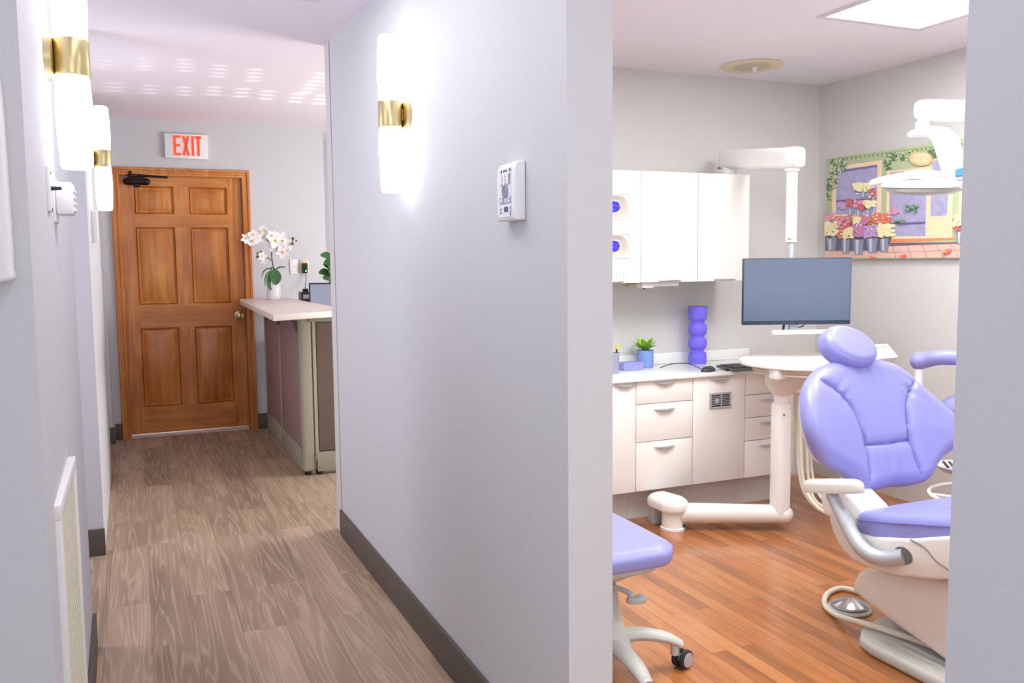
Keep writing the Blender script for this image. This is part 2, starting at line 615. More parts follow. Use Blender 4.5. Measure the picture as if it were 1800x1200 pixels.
def cushion(bm, outline, origin, u, v, T, r, back, grooves=(), extra=None, bend=None, N_=144, K=40, centre=None, crown=0.0, edge_seam=None):
    """padded shape: outline in (u, v); the face is padded towards u x v"""
    O = closed_spline(outline, N_)
    c = O.mean(0) if centre is None else np.array(centre)
    s = 1 - (1 - np.linspace(0, 1, K + 1)) ** 1.8
    pts = [c[None, :]] + [c + sk * (O - c) for sk in s[1:]]
    P = np.vstack(pts)
    d = dist_to(P, O, True)
    d[-N_:] = 0
    q = np.clip(d / r, 0, 1)
    h = T * np.sqrt(np.clip(1 - (1 - q) ** 2, 0, 1))
    dm = d.max()
    h += crown * (1 - (1 - d / dm) ** 2)
    for g, depth, wd in grooves:
        ds = dist_to(P, g)
        h -= depth * np.exp(-(ds / wd) ** 2) * q + depth * 0.5 * np.exp(-(ds / (wd * 4)) ** 2) * q
    if edge_seam:
        h -= edge_seam[1] * np.exp(-((d - edge_seam[0]) / edge_seam[2]) ** 2)
    if extra is not None:
        h += extra(P) * q
    bz = bend(P) if bend is not None else np.zeros(len(P))
    o, u, v = np.array(origin), np.array(u), np.array(v)
    n = np.cross(u, v)
    X = o + P[:, :1] * u + P[:, 1:] * v + (h + bz)[:, None] * n
    vs = [bm.verts.new(p) for p in X]
    for k in range(N_):
        bm.faces.new((vs[0], vs[1 + k], vs[1 + (k + 1) % N_]))
    for j in range(K - 1):
        a, b = 1 + j * N_, 1 + (j + 1) * N_
        for k in range(N_):
            k2 = (k + 1) % N_
            bm.faces.new((vs[a + k], vs[b + k], vs[b + k2], vs[a + k2]))
    # side and back
    last = [vs[1 + (K - 1) * N_ + k] for k in range(N_)]
    be = bz[-N_:]
    prev = last
    for ins, dep in ((1.0, -back * 0.55), (0.985, -back * 0.85), (0.95, -back), (0.6, -back), (0.05, -back)):
        Q = c + ins * (O - c)
        bq = bend(Q) if bend is not None else np.zeros(N_)
        Xb = o + Q[:, :1] * u + Q[:, 1:] * v + (dep + bq)[:, None] * n
        ring = [bm.verts.new(p) for p in Xb]
        for k in range(N_):
            k2 = (k + 1) % N_
            bm.faces.new((prev[k], ring[k], ring[k2], prev[k2]))
        prev = ring
    bm.faces.new(list(reversed(prev)))


# ------------------------------------------------------------------ the shell of the rooms
XR, XI = 0.884, 0.999          # hall wall: hall face, room face
YS = 1.748                     # end face of the hall wall
YB = 4.22                      # back wall of the treatment room
XE = 3.845                     # right wall of the treatment room
YD = 7.304                     # wall with the wooden door
ZR = 2.366


def zc(y):
    return 2.28 + 0.0205 * y


def slab(bm, x0, x1, y0, y1, z0=0.0, extra=0.03, zt=None):
    za, zb = (zc(y0) + extra, zc(y1) + extra) if zt is None else (zt, zt)
    vs = [bm.verts.new(p) for p in ((x0, y0, z0), (x1, y0, z0), (x1, y1, z0), (x0, y1, z0), (x0, y0, za), (x1, y0, za), (x1, y1, zb), (x0, y1, zb))]
    for f in ((3, 2, 1, 0), (4, 5, 6, 7), (0, 1, 5, 4), (1, 2, 6, 5), (2, 3, 7, 6), (3, 0, 4, 7)):
        bm.faces.new([vs[i] for i in f])


bm = BM(); box(bm, -2.6, 0.94, -3.0, 4.26, -0.05, 0); box(bm, -2.6, 3.8, 4.26, 8.6, -0.05, 0)
struct('floor', bm, M['hall_floor'], 'taupe wood-look plank floor of the hallway', 'floor')
bm = BM(); box(bm, 0.94, 4.0, -0.6, 4.26, -0.05, 0)
struct('floor_room', bm, M['room_floor'], 'orange brown strip floor of the treatment room', 'floor')
bm = BM()
for y0, y1 in ((-3.0, 4.26), (4.26, 8.6)):
    x1 = 0.94 if y1 < 5 else 3.8
    vs = [bm.verts.new(p) for p in ((-2.6, y0, zc(y0)), (x1, y0, zc(y0)), (x1, y1, zc(y1)), (-2.6, y1, zc(y1)), (-2.6, y0, zc(y0) + 0.1), (x1, y0, zc(y0) + 0.1), (x1, y1, zc(y1) + 0.1), (-2.6, y1, zc(y1) + 0.1))]
    for f in ((3, 2, 1, 0), (4, 5, 6, 7), (0, 1, 5, 4), (1, 2, 6, 5), (2, 3, 7, 6), (3, 0, 4, 7)):
        bm.faces.new([vs[i] for i in f])
struct('ceiling', bm, M['ceiling'], 'pale ceiling over the hallway', 'ceiling')
bm = BM(); box(bm, 0.94, 4.0, -0.6, 4.26, ZR, ZR + 0.1)
struct('ceiling_room', bm, M['ceiling_room'], 'white ceiling of the treatment room', 'ceiling')

bm = BM(); slab(bm, XR, XI, YS, 4.2); slab(bm, XR, XI, 0.737, YS, z0=2.08)
struct('wall_right', bm, M['wall'], 'lavender grey hallway wall carrying a sconce and a keypad', 'wall')
bm = BM(); slab(bm, XR, XI, -2.5, 0.737)
struct('wall_near', bm, M['wall'], 'blue grey wall at the right edge, near side of the opening', 'wall')
bm = BM(); slab(bm, XR, 4.0, YB, YB + 0.1)
struct('wall_back', bm, M['wall_room'], 'pale grey wall behind the white cabinets', 'wall')
bm = BM(); slab(bm, XE, 4.0, -0.6, YB, zt=2.4)
struct('wall_east', bm, M['wall_room'], 'pale grey wall carrying the flower shop picture', 'wall')
bm = BM(); slab(bm, XI, XE, -0.6, -0.5, zt=2.4)
struct('wall_front', bm, M['wall_room'], 'grey wall closing the treatment room on the near side', 'wall')
# wall with the wooden door: a doorway 0.89 x 2.03
DX0, DX1, DZ = -0.085, 0.815, 2.03
bm = BM(); slab(bm, -0.6, DX0, YD, YD + 0.12); slab(bm, DX1, 1.463, YD, YD + 0.12); slab(bm, DX0, DX1, YD, YD + 0.12, z0=DZ)
struct('wall_door', bm, M['wall'], 'grey end wall of the hallway around the wooden door', 'wall')
bm = BM(); slab(bm, 0.6, 3.8, 8.3, 8.4)
struct('wall_far', bm, M['wall'], 'grey wall seen past the right end of the door wall', 'wall')
# left side of the hall: piece with the grille, an opening, a second piece, a return at the far end
bm = BM()
vs = [(-0.165, YS), (-0.186, 3.28), (-0.30, 3.28), (-0.30, 1.86), (-2.6, 1.86), (-2.6, YS)]
prism(bm, vs, (0, 0, 0), (1, 0, 0), (0, 1, 0), (0, 0, 1), 0, 2.36)
struct('wall_left', bm, M['wall'], 'grey left hallway wall with near sconce and floor grille', 'wall')
bm = BM()
prism(bm, [(-0.182, 4.375), (-0.194, 6.2), (-0.6, 6.2), (-0.6, 4.375)], (0, 0, 0), (1, 0, 0), (0, 1, 0), (0, 0, 1), 0, 2.40)
struct('wall_left_far', bm, M['wall'], 'grey left hallway wall with the farther sconce', 'wall')
bm = BM(); slab(bm, -0.9, -0.2, 7.16, YD)
struct('wall_return', bm, M['wall'], 'short return of wall beside the wooden door', 'wall')
bm = BM(); slab(bm, -1.7, -1.6, 1.86, 7.4)
struct('wall_side', bm, M['wall'], 'wall of the side space left of the hallway', 'wall')

bm = BM(); slab(bm, -0.42, -0.30, 0.5, 1.4)  # unseen blocker, keeps foyer light off the left wall end
struct('wall_blocker', bm, M['wall'], 'unseen partition added to shade the end of the left wall', 'wall')

# baseboards
BH, BT = 0.125, 0.012


def base(name, poly, label):
    bm = BM()
    prism(bm, poly, (0, 0, 0), (1, 0, 0), (0, 1, 0), (0, 0, 1), 0.001, BH, bev=0.003)
    struct(name, bm, M['base'], label, 'baseboard')


base('baseboard_right', [(XR - BT, 0.9 + 0.86), (XR - 0.0005, 0.9 + 0.86), (XR - 0.0005, 4.2), (XR + 0.02, 4.2), (XR + 0.02, 4.2 + BT), (XR - BT, 4.2 + BT)], 'dark taupe baseboard along the right hallway wall')
base('baseboard_left', [(-0.1655, YS + 0.01), (-0.1655 + BT, YS + 0.01), (-0.186 + BT, 3.28 + BT), (-0.28, 3.28 + BT), (-0.28, 3.2805), (-0.1865, 3.2805)], 'dark taupe baseboard below the floor grille')
base('baseboard_far', [(-0.1815 + BT * 0.3, 4.3745), (-0.1815 + BT * 0.3, 4.3745 - BT), (-0.5, 4.3745 - BT), (-0.5, 4.3745)], 'dark taupe baseboard on the end of the farther left wall')
base('baseboard_return', [(-0.199 + BT, 7.159), (-0.199 + BT, 7.159 - BT), (-0.6, 7.159 - BT), (-0.6, 7.159)], 'taupe baseboard on the wall return left of the door')
base('baseboard_door', [(-0.187, YD - 0.0005), (-0.187, YD - BT), (-0.14, YD - BT), (-0.14, YD - 0.0005)], 'short dark baseboard left of the door casing')
base('baseboard_door_right', [(0.873, YD - 0.0005), (0.873, YD - BT), (1.46, YD - BT), (1.46, YD - 0.0005)], 'short dark baseboard between door casing and front desk')

# ------------------------------------------------------------------ wooden door
def raised(bm, x0, x1, z0, z1, y, mi=0):
    """a raised field: sloping border up to a flat middle"""
    prof = [(0.0, 0.012), (0.010, 0.004), (0.016, 0.014), (0.05, 0.003)]
    rings = []
    for ins, dy in prof:
        rings.append([(x0 + ins, y + dy, z0 + ins), (x1 - ins, y + dy, z0 + ins), (x1 - ins, y + dy, z1 - ins), (x0 + ins, y + dy, z1 - ins)])
    loft(bm, rings, True, True, mi=mi)


LX0, LX1 = DX0 + 0.004, DX1 - 0.012
DY = YD + 0.022        # face of the leaf
xa0, xa1, xb0, xb1 = 0.022, 0.302, 0.415, 0.696
rows = [(1.725, 1.935), (1.03, 1.625), (0.235, 0.848)]
bm = BM()
zs = [0.028, 0.235, 0.848, 1.03, 1.625, 1.725, 1.935, 2.02]
# stiles (upright grain), rails (level grain)
for x0, x1 in ((LX0, xa0), (xb1, LX1)):
    box(bm, x0, x1, DY, DY + 0.04, 0.028, 2.02, 0, mi=0)
for z0, z1 in ((zs[0], zs[1]), (zs[2], zs[3]), (zs[4], zs[5]), (zs[6], zs[7])):
    box(bm, xa0, xb1, DY, DY + 0.04, z0, z1, 0, mi=1)
for z0, z1 in rows:
    box(bm, xa1, xb0, DY, DY + 0.04, z0, z1, 0, mi=0)
door = struct('door_1', bm, [M['wood_v'], M['wood_h']], 'orange brown wooden six-panel door under the EXIT sign', 'door')
for z0, z1 in rows:
    for x0, x1 in ((xa0, xa1), (xb0, xb1)):
        bm = BM()
        raised(bm, x0, x1, z0, z1, DY)
        obj('panel', bm, M['wood_v'], door, angle=20)
kc = aty(420, 554, DY)
bm = BM()
lathe(bm, [(0.034, 0), (0.034, 0.005), (0.026, 0.009), (0.012, 0.012), (0.012, 0.03), (0.022, 0.036), (0.029, 0.048), (0.029, 0.058), (0.02, 0.068), (0.008, 0.071)], (kc.x, DY, kc.z), (0, -1, 0))
obj('door_knob', bm, M['brass'], door)
for zz in (0.3, 1.05, 1.8):
    bm = BM()
    cyl(bm, (LX0 - 0.001, DY - 0.003, zz), (LX0 - 0.001, DY - 0.003, zz + 0.09), 0.006, seg=10)
    obj('hinge', bm, M['brass'], door)
# closer
cc = aty(240, 319, DY - 0.03)
bm = BM()
tube(bm, [(cc.x - 0.07, DY - 0.03, cc.z), (cc.x + 0.07, DY - 0.03, cc.z)], 0.026, 16, smooth=False, dome=True)
box(bm, cc.x - 0.045, cc.x + 0.06, DY - 0.05, DY - 0.001, cc.z + 0.012, cc.z + 0.035, 0.005)
box(bm, cc.x - 0.02, cc.x + 0.025, DY - 0.045, DY - 0.001, cc.z - 0.042, cc.z - 0.01, 0.005)
closer = obj('door_closer', bm, M['bronze'], door)
closer['label'] = 'dark bronze door closer'
bm = BM()
cyl(bm, (cc.x - 0.04, DY - 0.04, cc.z + 0.03), (cc.x - 0.04, DY - 0.04, cc.z + 0.075), 0.012, seg=12)
tube(bm, [(cc.x + 0.01, DY - 0.045, cc.z + 0.045), (cc.x + 0.22, DY - 0.02, cc.z + 0.04)], 0.009, 8, smooth=False)
box(bm, cc.x - 0.06, cc.x + 0.05, DY - 0.05, DY - 0.03, cc.z + 0.035, cc.z + 0.055, 0.003)
box(bm, cc.x - 0.075, cc.x - 0.01, DY - 0.03, DY + 0.0, cc.z + 0.06, cc.z + 0.075, 0.002)
obj('closer_arm', bm, M['bronze'], closer)

# casing and jamb
bm = BM()


def casing_profile(a):
    # stepped moulding across its 0.06 width
    return [(0.0, 0.010), (0.004, 0.015), (0.018, 0.017), (0.022, 0.012), (0.038, 0.012), (0.042, 0.020), (0.056, 0.022), (0.060, 0.014), (0.060, 0.0), (0.0, 0.0)]


CI0, CI1, CZ = DX0 + 0.006, DX1 - 0.006, 2.012
prof = casing_profile(0)
rings = []
for (cx, sx, z, sz) in ((CI0, -1, 0.001, 0), (CI0, -1, CZ, 1), (CI1, 1, CZ, 1), (CI1, 1, 0.001, 0)):
    rings.append([(cx + sx * a, YD - t, z + sz * a) for a, t in prof])
loft(bm, rings)
struct('trim_1', bm, M['wood_v'], 'orange brown moulded casing around the wooden door', 'door casing', angle=20)
bm = BM()
box(bm, DX0 + 0.0005, LX0 - 0.001, YD + 0.001, YD + 0.119, 0.001, DZ - 0.001)
box(bm, LX1 + 0.001, DX1 - 0.0005, YD + 0.001, YD + 0.119, 0.001, DZ - 0.001)
box(bm, DX0 + 0.006, DX1 - 0.014, YD + 0.001, YD + 0.119, 2.022, DZ - 0.0008)
struct('trim_2', bm, M['wood_dark'], 'brown wooden jamb lining the doorway of the six-panel door', 'door jamb')
bm = BM(); box(bm, LX0, LX1, YD - 0.01, YD + 0.119, 0.0005, 0.014, 0.003)
struct('trim_3', bm, mat('pale threshold', (214, 196, 184), 0.5), 'pale threshold strip under the wooden door', 'threshold')

# ------------------------------------------------------------------ exit sign
a, b_, c_ = aty(288.5, 235, YD - 0.03), aty(364, 237, YD - 0.03), aty(366, 280, YD - 0.03)
sx0, sx1, sz0, sz1 = a.x, c_.x, c_.z, b_.z
t = thing('exit_sign', 'white EXIT sign with lit red letters above the wooden door', 'exit sign', ((sx0 + sx1) / 2, YD, sz0))
bm = BM(); box(bm, sx0, sx1, YD - 0.03, YD - 0.0006, sz0, sz1, 0.004)
obj('sign_body', bm, M['white_pl'], t)
W_, Hh = sx1 - sx0, sz1 - sz0
bm = BM()
lz0, lz1 = sz0 + Hh * 0.12, sz0 + Hh * 0.92
yf = YD - 0.0302


def letter(polys):
    for p in polys:
        prism(bm, [(sx0 + W_ * x, lz0 + (lz1 - lz0) * z) for x, z in p], (0, 0, 0), (1, 0, 0), (0, 0, 1), (0, 1, 0), yf - 0.003, yf)


def rc(x0, x1, z0, z1):
    return [(x0, z0), (x1, z0), (x1, z1), (x0, z1)]


letter([rc(0.20, 0.26, 0, 1), rc(0.26, 0.37, 0, 0.12), rc(0.26, 0.36, 0.45, 0.57), rc(0.26, 0.37, 0.88, 1)])
letter([[(0.40, 0), (0.465, 0), (0.58, 1), (0.515, 1)], [(0.515, 0), (0.58, 0), (0.465, 1), (0.40, 1)]])
letter([rc(0.62, 0.68, 0, 1)])
letter([rc(0.75, 0.81, 0, 1), rc(0.70, 0.86, 0.88, 1)])
obj('lettering', bm, M['exit_red'], t)

# ------------------------------------------------------------------ sconces
def sconce(label, wx, sgn, tx, y, zmid, group='wall sconces along the hallway'):
    """wall face at x = wx, the lamp hangs at x = tx on the side sgn"""
    t = thing('wall_sconce', label, 'wall lamp', (wx, y, zmid), group)
    r = 0.039
    bm = BM()
    lathe(bm, [(0.055, 0.0008), (0.055, 0.016), (0.045, 0.019), (0.02, 0.02)], (wx, y, zmid), (sgn, 0, 0), 32)
    obj('backplate', bm, M['brass'], t)
    bm = BM()
    x0, x1 = sorted((wx + sgn * 0.018, tx))
    box(bm, x0, x1, y - 0.014, y + 0.014, zmid - 0.02, zmid + 0.02, 0.003)
    obj('bracket', bm, M['brass'], t)
    bm = BM()
    lathe(bm, [(r + 0.001, -0.043), (r + 0.002, -0.04), (r + 0.002, 0.04), (r + 0.001, 0.043)], (tx, y, zmid), (0, 0, 1), 32)
    obj('band', bm, M['brass'], t)
    for s in (1, -1):
        bm = BM()
        lathe(bm, [(r - 0.002, 0.0435), (r, 0.06), (r + 0.002, 0.12), (r, 0.2), (r - 0.003, 0.255), (r - 0.008, 0.262), (0.004, 0.262)], (tx, y, zmid), (0, 0, s), 32)
        obj('glass_shade', bm, M['glass_lit'], t)
    return t


sconce('brass banded sconce with two white glass tubes on the right wall', XR, -1, XR - 0.06, 2.96, 1.828)
zn = aty(126, 103, 2.4).z
sconce('nearer brass banded sconce on the left wall, cut off at the top', -0.174, 1, -0.117, 2.4, zn)
zf = aty(177, 279, 5.0).z
sconce('farther brass banded sconce on the left wall near the door', -0.186, 1, -0.124, 5.0, zf)

# ------------------------------------------------------------------ things on the hall walls
# keypad on the right wall
Yn = atx(925, 380, XR).y
Xf = aty(905, 380, Yn).x
Yf = atx(874, 335, Xf).y
kz0, kz1 = aty(905, 386, Yn).z, aty(905, 280, Yn).z
t = thing('wall_keypad', 'white keypad controller with grey button panel on right wall', 'wall controller', (XR, (Yn + Yf) / 2, kz0))
bm = BM()
hh = kz1 - kz0
prof = [(0.0, 0.0), (0.0, hh), (0.3, hh * 1.0), (0.75, hh * 0.97), (0.95, hh * 0.88), (1.0, hh * 0.75), (1.0, hh * 0.2), (0.97, hh * 0.03), (0.9, 0.0)]
dpt = XR - Xf
prism(bm, [(XR - 0.0006 - p[0] * dpt, kz0 + p[1]) for p in prof], (0, 0, 0), (1, 0, 0), (0, 0, 1), (0, 1, 0), Yn, Yf, bev=0.004)
obj('housing', bm, M['white_pl'], t)
wy = Yf - Yn


def kp(u0, u1, v0, v1, name, m, d=0.0026):
    # u from the far side (left in view) to the near side, v from the bottom
    bm = BM()
    box(bm, Xf - d, Xf + 0.002, Yf - wy * u1, Yf - wy * u0, kz0 + hh * v0, kz0 + hh * v1, 0.0004, 1)
    return obj(name, bm, m, t)


pad = kp(0.22, 0.8, 0.62, 0.79, 'button_panel', M['print'])
for i in range(3):
    for j in range(3):
        bm = BM()
        yy = Yf - wy * (0.3 + 0.18 * i)
        zz = kz0 + hh * (0.65 + 0.055 * j)
        lathe(bm, [(0.007, 0), (0.007, 0.0025), (0.004, 0.003)], (Xf - 0.0022, yy, zz), (-1, 0, 0), 14)
        obj('button', bm, M['white_pl'], pad)
bm = BM()
lathe(bm, [(0.017, 0), (0.017, 0.003), (0.0135, 0.004), (0.0135, 0.0025), (0.003, 0.0025)], (Xf - 0.0014, Yf - wy * 0.52, kz0 + hh * 0.5), (-1, 0, 0), 24)
box(bm, Xf - 0.005, Xf, Yf - wy * 0.52 - 0.001, Yf - wy * 0.52 + 0.001, kz0 + hh * 0.47, kz0 + hh * 0.53)
obj('dial', bm, M['print'], t)
lower = kp(0.2, 0.84, 0.29, 0.40, 'button_strip', M['print'])
bm = BM()
for j in range(4):
    for (u0, u1) in ((0.24, 0.38), (0.46, 0.8)):
        box(bm, Xf - 0.0032, Xf - 0.002, Yf - wy * u1, Yf - wy * u0, kz0 + hh * (0.305 + 0.023 * j), kz0 + hh * (0.318 + 0.023 * j))
obj('key_marks', bm, M['white_pl'], lower)
kp(0.44, 0.66, 0.15, 0.235, 'display', M['print_dark'])
bm = BM()
box(bm, Xf - 0.0016, Xf + 0.002, Yf - wy * 0.86, Yf - wy * 0.12, kz0 + hh * 0.06, kz0 + hh * 0.88, 0.0004, 1)
for (u, v) in ((0.25, 0.2), (0.25, 0.14), (0.8, 0.21), (0.8, 0.15), (0.8, 0.1), (0.3, 0.835), (0.3, 0.85), (0.42, 0.845), (0.5, 0.845), (0.58, 0.845), (0.78, 0.84), (0.78, 0.855)):
    box(bm, Xf - 0.0022, Xf - 0.001, Yf - wy * u - 0.003, Yf - wy * u + 0.003, kz0 + hh * v - 0.0025, kz0 + hh * v + 0.0025, mi=1)
obj('face_plate', bm, [mat('pale face plate', (228, 228, 238), 0.4), M['print_dark']], t)

# return-air grille on the left wall
gx = -0.170
g0, g1 = atx(92, 890, gx), atx(122, 800, gx)
GY0, GY1, GZ1 = g0.y, g1.y, g0.z
GZ0 = GZ1 - 0.80
t = thing('air_grille', 'cream perforated return-air grille low on the left wall', 'air grille', (gx, (GY0 + GY1) / 2, GZ0))
bm = BM()
fx0, fx1 = gx - 0.004, gx + 0.014
box(bm, fx0, fx1, GY0, GY1, GZ1 - 0.03, GZ1, 0.002)
box(bm, fx0, fx1, GY0, GY1, GZ0, GZ0 + 0.03, 0.002)
box(bm, fx0, fx1, GY0, GY0 + 0.03, GZ0 + 0.03, GZ1 - 0.03, 0.002)
box(bm, fx0, fx1, GY1 - 0.03, GY1, GZ0 + 0.03, GZ1 - 0.03, 0.002)
obj('frame', bm, mat('white grille frame', (236, 234, 232), 0.5), t)
bm = BM()
nz, ny = 38, 10
y0, y1, z0, z1 = GY0 + 0.03, GY1 - 0.03, GZ0 + 0.03, GZ1 - 0.03
pz, py = (z1 - z0) / nz, (y1 - y0) / ny
for k in range(nz):
    z = z0 + pz * k
    box(bm, gx + 0.004, gx + 0.009, y0, y1, z, z + pz * 0.62)
for k in range(ny + 1):
    y = y0 + py * k
    box(bm, gx + 0.004, gx + 0.0085, max(y0, y - 0.006), min(y1, y + 0.006), z0, z1)
obj('perforated_plate', bm, M['cream'], t)
bm = BM(); box(bm, gx - 0.003, gx + 0.001, y0, y1, z0, z1)
obj('backing', bm, M['hole'], t)

# switch plate with a knob, and the box beyond it
sx = -0.1715
s0, s1 = atx(80, 292, sx), atx(82, 370, sx)
ys = s0.y + 0.02
t = thing('switch_plate', 'thin white wall plate with a dark toggle on left wall', 'switch plate', (sx, ys, s1.z))
bm = BM(); box(bm, sx - 0.001, sx + 0.007, ys - 0.035, ys + 0.035, s1.z, s0.z, 0.002)
obj('plate', bm, M['white_pl'], t)
zmid = aty(88, 331, ys).z
bm = BM(); cyl(bm, (sx + 0.006, ys, zmid), (sx + 0.028, ys + 0.004, zmid + 0.001), 0.005, 0.0035, 12)
obj('toggle', bm, M['rubber'], t)
brass_screw = mat('brass screw', (150, 120, 70), 0.4, metal=0.6)
for z in (s0.z - 0.012, s1.z + 0.006):
    bm = BM()
    cyl(bm, (sx + 0.006, ys, z), (sx + 0.0085, ys, z), 0.004, seg=10)
    obj('screw', bm, brass_screw, t)
tx_ = -0.1755
p0, p1 = atx(90, 312, tx_), atx(90, 395, tx_)
yt = p0.y + 0.05
zt0, zt1 = aty(100, 378, yt).z, aty(100, 322, yt).z
t = thing('thermostat', 'white boxy thermostat on the left wall below the near sconce', 'thermostat', (tx_, yt, zt0))
bm = BM(); box(bm, tx_ - 0.002, tx_ + 0.006, yt - 0.05, yt + 0.055, zt0 - 0.02, zt1 + 0.014, 0.004)
obj('wall_plate', bm, M['white_pl'], t)
bm = BM(); box(bm, tx_ + 0.006, tx_ + 0.045, yt - 0.045, yt + 0.05, zt0, zt1, 0.006)
obj('housing', bm, M['white_pl'], t)
for k in range(4):
    bm = BM(); box(bm, tx_ + 0.044, tx_ + 0.049, yt - 0.035, yt + 0.04, zt0 + 0.008 + k * (zt1 - zt0 - 0.016) / 4, zt0 + 0.004 + (k + 0.75) * (zt1 - zt0 - 0.016) / 4, 0.0015)
    obj('button', bm, M['white_pl'], t)
# white box under the farther sconce
q0, q1 = atx(160, 371, -0.1845), atx(160, 424, -0.1845)
t = thing('wall_box', 'small white wall box under the farther left sconce', 'wall box', (-0.1845, q0.y, q1.z))
bm = BM(); box(bm, -0.1855, -0.158, q0.y - 0.035, q0.y + 0.035, q1.z, q0.z, 0.004)
obj('cover', bm, M['white_pl'], t)
bm = BM(); box(bm, -0.1855, -0.182, q0.y - 0.042, q0.y + 0.042, q1.z - 0.006, q0.z + 0.004, 0.001)
obj('back_plate', bm, M['grey_pl'], t)
# dispenser at the very left edge
w0, w1 = aty(10, 100, 1.70), aty(17, 495, 1.70)
t = thing('wall_dispenser', 'white rounded dispenser cut off by the left edge', 'dispenser', (-0.28, YS, w1.z))
bm = BM()
xr = aty(18, 440, 1.70).x
prism(bm, closed_spline([(xr - 0.17, w1.z), (xr - 0.01, w1.z), (xr, w1.z + 0.02), (xr + 0.0, w1.z + 0.15), (xr - 0.002, w0.z - 0.06), (xr - 0.012, w0.z - 0.012), (xr - 0.06, w0.z + 0.02), (xr - 0.17, w0.z + 0.02), (xr - 0.235, w0.z - 0.02), (xr - 0.24, w0.z - 0.1), (xr - 0.24, w1.z + 0.03)], 60).tolist(), (0, 0, 0), (1, 0, 0), (0, 0, 1), (0, 1, 0), 1.69, YS - 0.0008, bev=0.006)
obj('cover', bm, M['white_pl'], t)
bm = BM(); box(bm, xr - 0.2, xr - 0.04, 1.684, 1.70, w1.z + 0.02, w1.z + 0.05, 0.004)
obj('push_bar', bm, M['grey_pl'], t)

# plates on the door wall
def plate(name, label, px0, py0, px1, py1, m, th=0.008):
    a, b = aty(px0, py0, YD), aty(px1, py1, YD)
    t = thing(name, label, 'wall plate', ((a.x + b.x) / 2, YD, b.z))
    bm = BM(); box(bm, a.x, b.x, YD - th, YD - 0.0006, b.z, a.z, 0.002)
    obj('plate', bm, m, t)
    return t, a, b


t, a, b = plate('wall_plate', 'white blank plate left of the outlet on the door wall', 509, 456, 523.5, 481, M['white_pl'])
bm = BM(); cyl(bm, ((a.x + b.x) / 2, YD - 0.011, (a.z + b.z) / 2), ((a.x + b.x) / 2, YD - 0.006, (a.z + b.z) / 2), 0.006, seg=12)
obj('jack', bm, M['beige'], t)
t, a, b = plate('wall_outlet', 'beige outlet plate holding the black charger', 527, 456, 543, 481, M['beige'])
ivory = mat('ivory socket', (214, 200, 160), 0.5)
for dz in (-0.02, 0.02):
    bm = BM()
    box(bm, (a.x + b.x) / 2 - 0.016, (a.x + b.x) / 2 + 0.016, YD - 0.0095, YD - 0.007, (a.z + b.z) / 2 + dz - 0.014, (a.z + b.z) / 2 + dz + 0.014, 0.003)
    obj('socket', bm, ivory, t)
ca, cb = aty(531, 462.5, YD - 0.03), aty(541, 480, YD - 0.03)
t = thing('charger', 'black plug-in charger with green light in the beige outlet', 'charger', ((ca.x + cb.x) / 2, YD - 0.01, cb.z))
bm = BM(); box(bm, ca.x, cb.x, YD - 0.045, YD - 0.0102, cb.z, ca.z, 0.005)
obj('body', bm, M['black'], t)
bm = BM(); cyl(bm, (cb.x - 0.017, YD - 0.047, cb.z + 0.018), (cb.x - 0.017, YD - 0.044, cb.z + 0.018), 0.007, seg=12)
obj('indicator', bm, M['led'], t)
cz = aty(533, 505, YD - 0.03)
bm = BM(); tube(bm, [(ca.x + 0.025, YD - 0.03, cb.z + 0.004), (ca.x + 0.028, YD - 0.03, cb.z - 0.04), (ca.x + 0.018, YD - 0.05, cb.z - 0.09), (ca.x + 0.0, YD - 0.12, cb.z - 0.15), (ca.x - 0.01, YD - 0.2, cb.z - 0.24)], 0.003, 8)
obj('cord', bm, M['rubber'], t)

# ------------------------------------------------------------------ front desk
t = thing('reception_desk', 'front desk of mauve fabric panels with pale raised countertop', 'desk', (1.0, 6.3, 0))
ZT = 1.06
cn, cr_, ct = atz(480, 553, ZT), atz(583, 546.5, ZT), atz(421, 527, ZT)
bm = BM()
prism(bm, [(cn.x, cn.y), (cr_.x, cr_.y), (cr_.x + 0.12, cr_.y + 0.1), (cr_.x + 0.12, YD - 0.002), (ct.x + 0.03, YD - 0.002), (ct.x, ct.y)], (0, 0, 0), (1, 0, 0), (0, 1, 0), (0, 0, 1), ZT - 0.035, ZT, bev=0.003)
obj('countertop', bm, M['top'], t)
PX, PY, PT = 0.925, 5.507, 1.0
ymid = atz(498, 790, 0).y
for (a0, a1) in ((ymid + 0.01, 7.12), (PY + 0.07, ymid - 0.01)):
    bm = BM(); box(bm, PX + 0.004, PX + 0.06, a0, a1, 0.16, PT - 0.03, 0.006)
    obj('fabric_panel', bm, M['fabric'], t)
    bm = BM(); box(bm, PX - 0.004, PX + 0.062, a0, a1, 0.022, 0.158, 0.003)
    obj('kick_plate', bm, M['putty'], t)
for y in (7.13, ymid):
    bm = BM(); box(bm, PX - 0.003, PX + 0.06, y - 0.012, y + 0.012, 0.022, PT, 0.003)
    obj('mullion', bm, M['putty'], t)
bm = BM(); box(bm, PX - 0.004, PX + 0.075, PY - 0.004, PY + 0.068, 0.022, PT, 0.02, 4)
obj('corner_post', bm, M['putty'], t)
bm = BM(); box(bm, PX + 0.10, 2.2, PY - 0.012, PY + 0.05, 0.155, PT - 0.035, 0.006)
obj('fabric_panel', bm, mat('grey brown panel fabric', (128, 112, 102), 0.9, bump=0.3, bscale=500, var=0.1, vscale=12), t)
bm = BM(); box(bm, PX + 0.085, 2.2, PY - 0.016, PY + 0.052, 0.022, 0.145, 0.003)
kick = obj('kick_plate', bm, M['putty'], t)
bm = BM(); box(bm, 1.11, 1.19, PY - 0.018, PY - 0.014, 0.05, 0.115, 0.001)
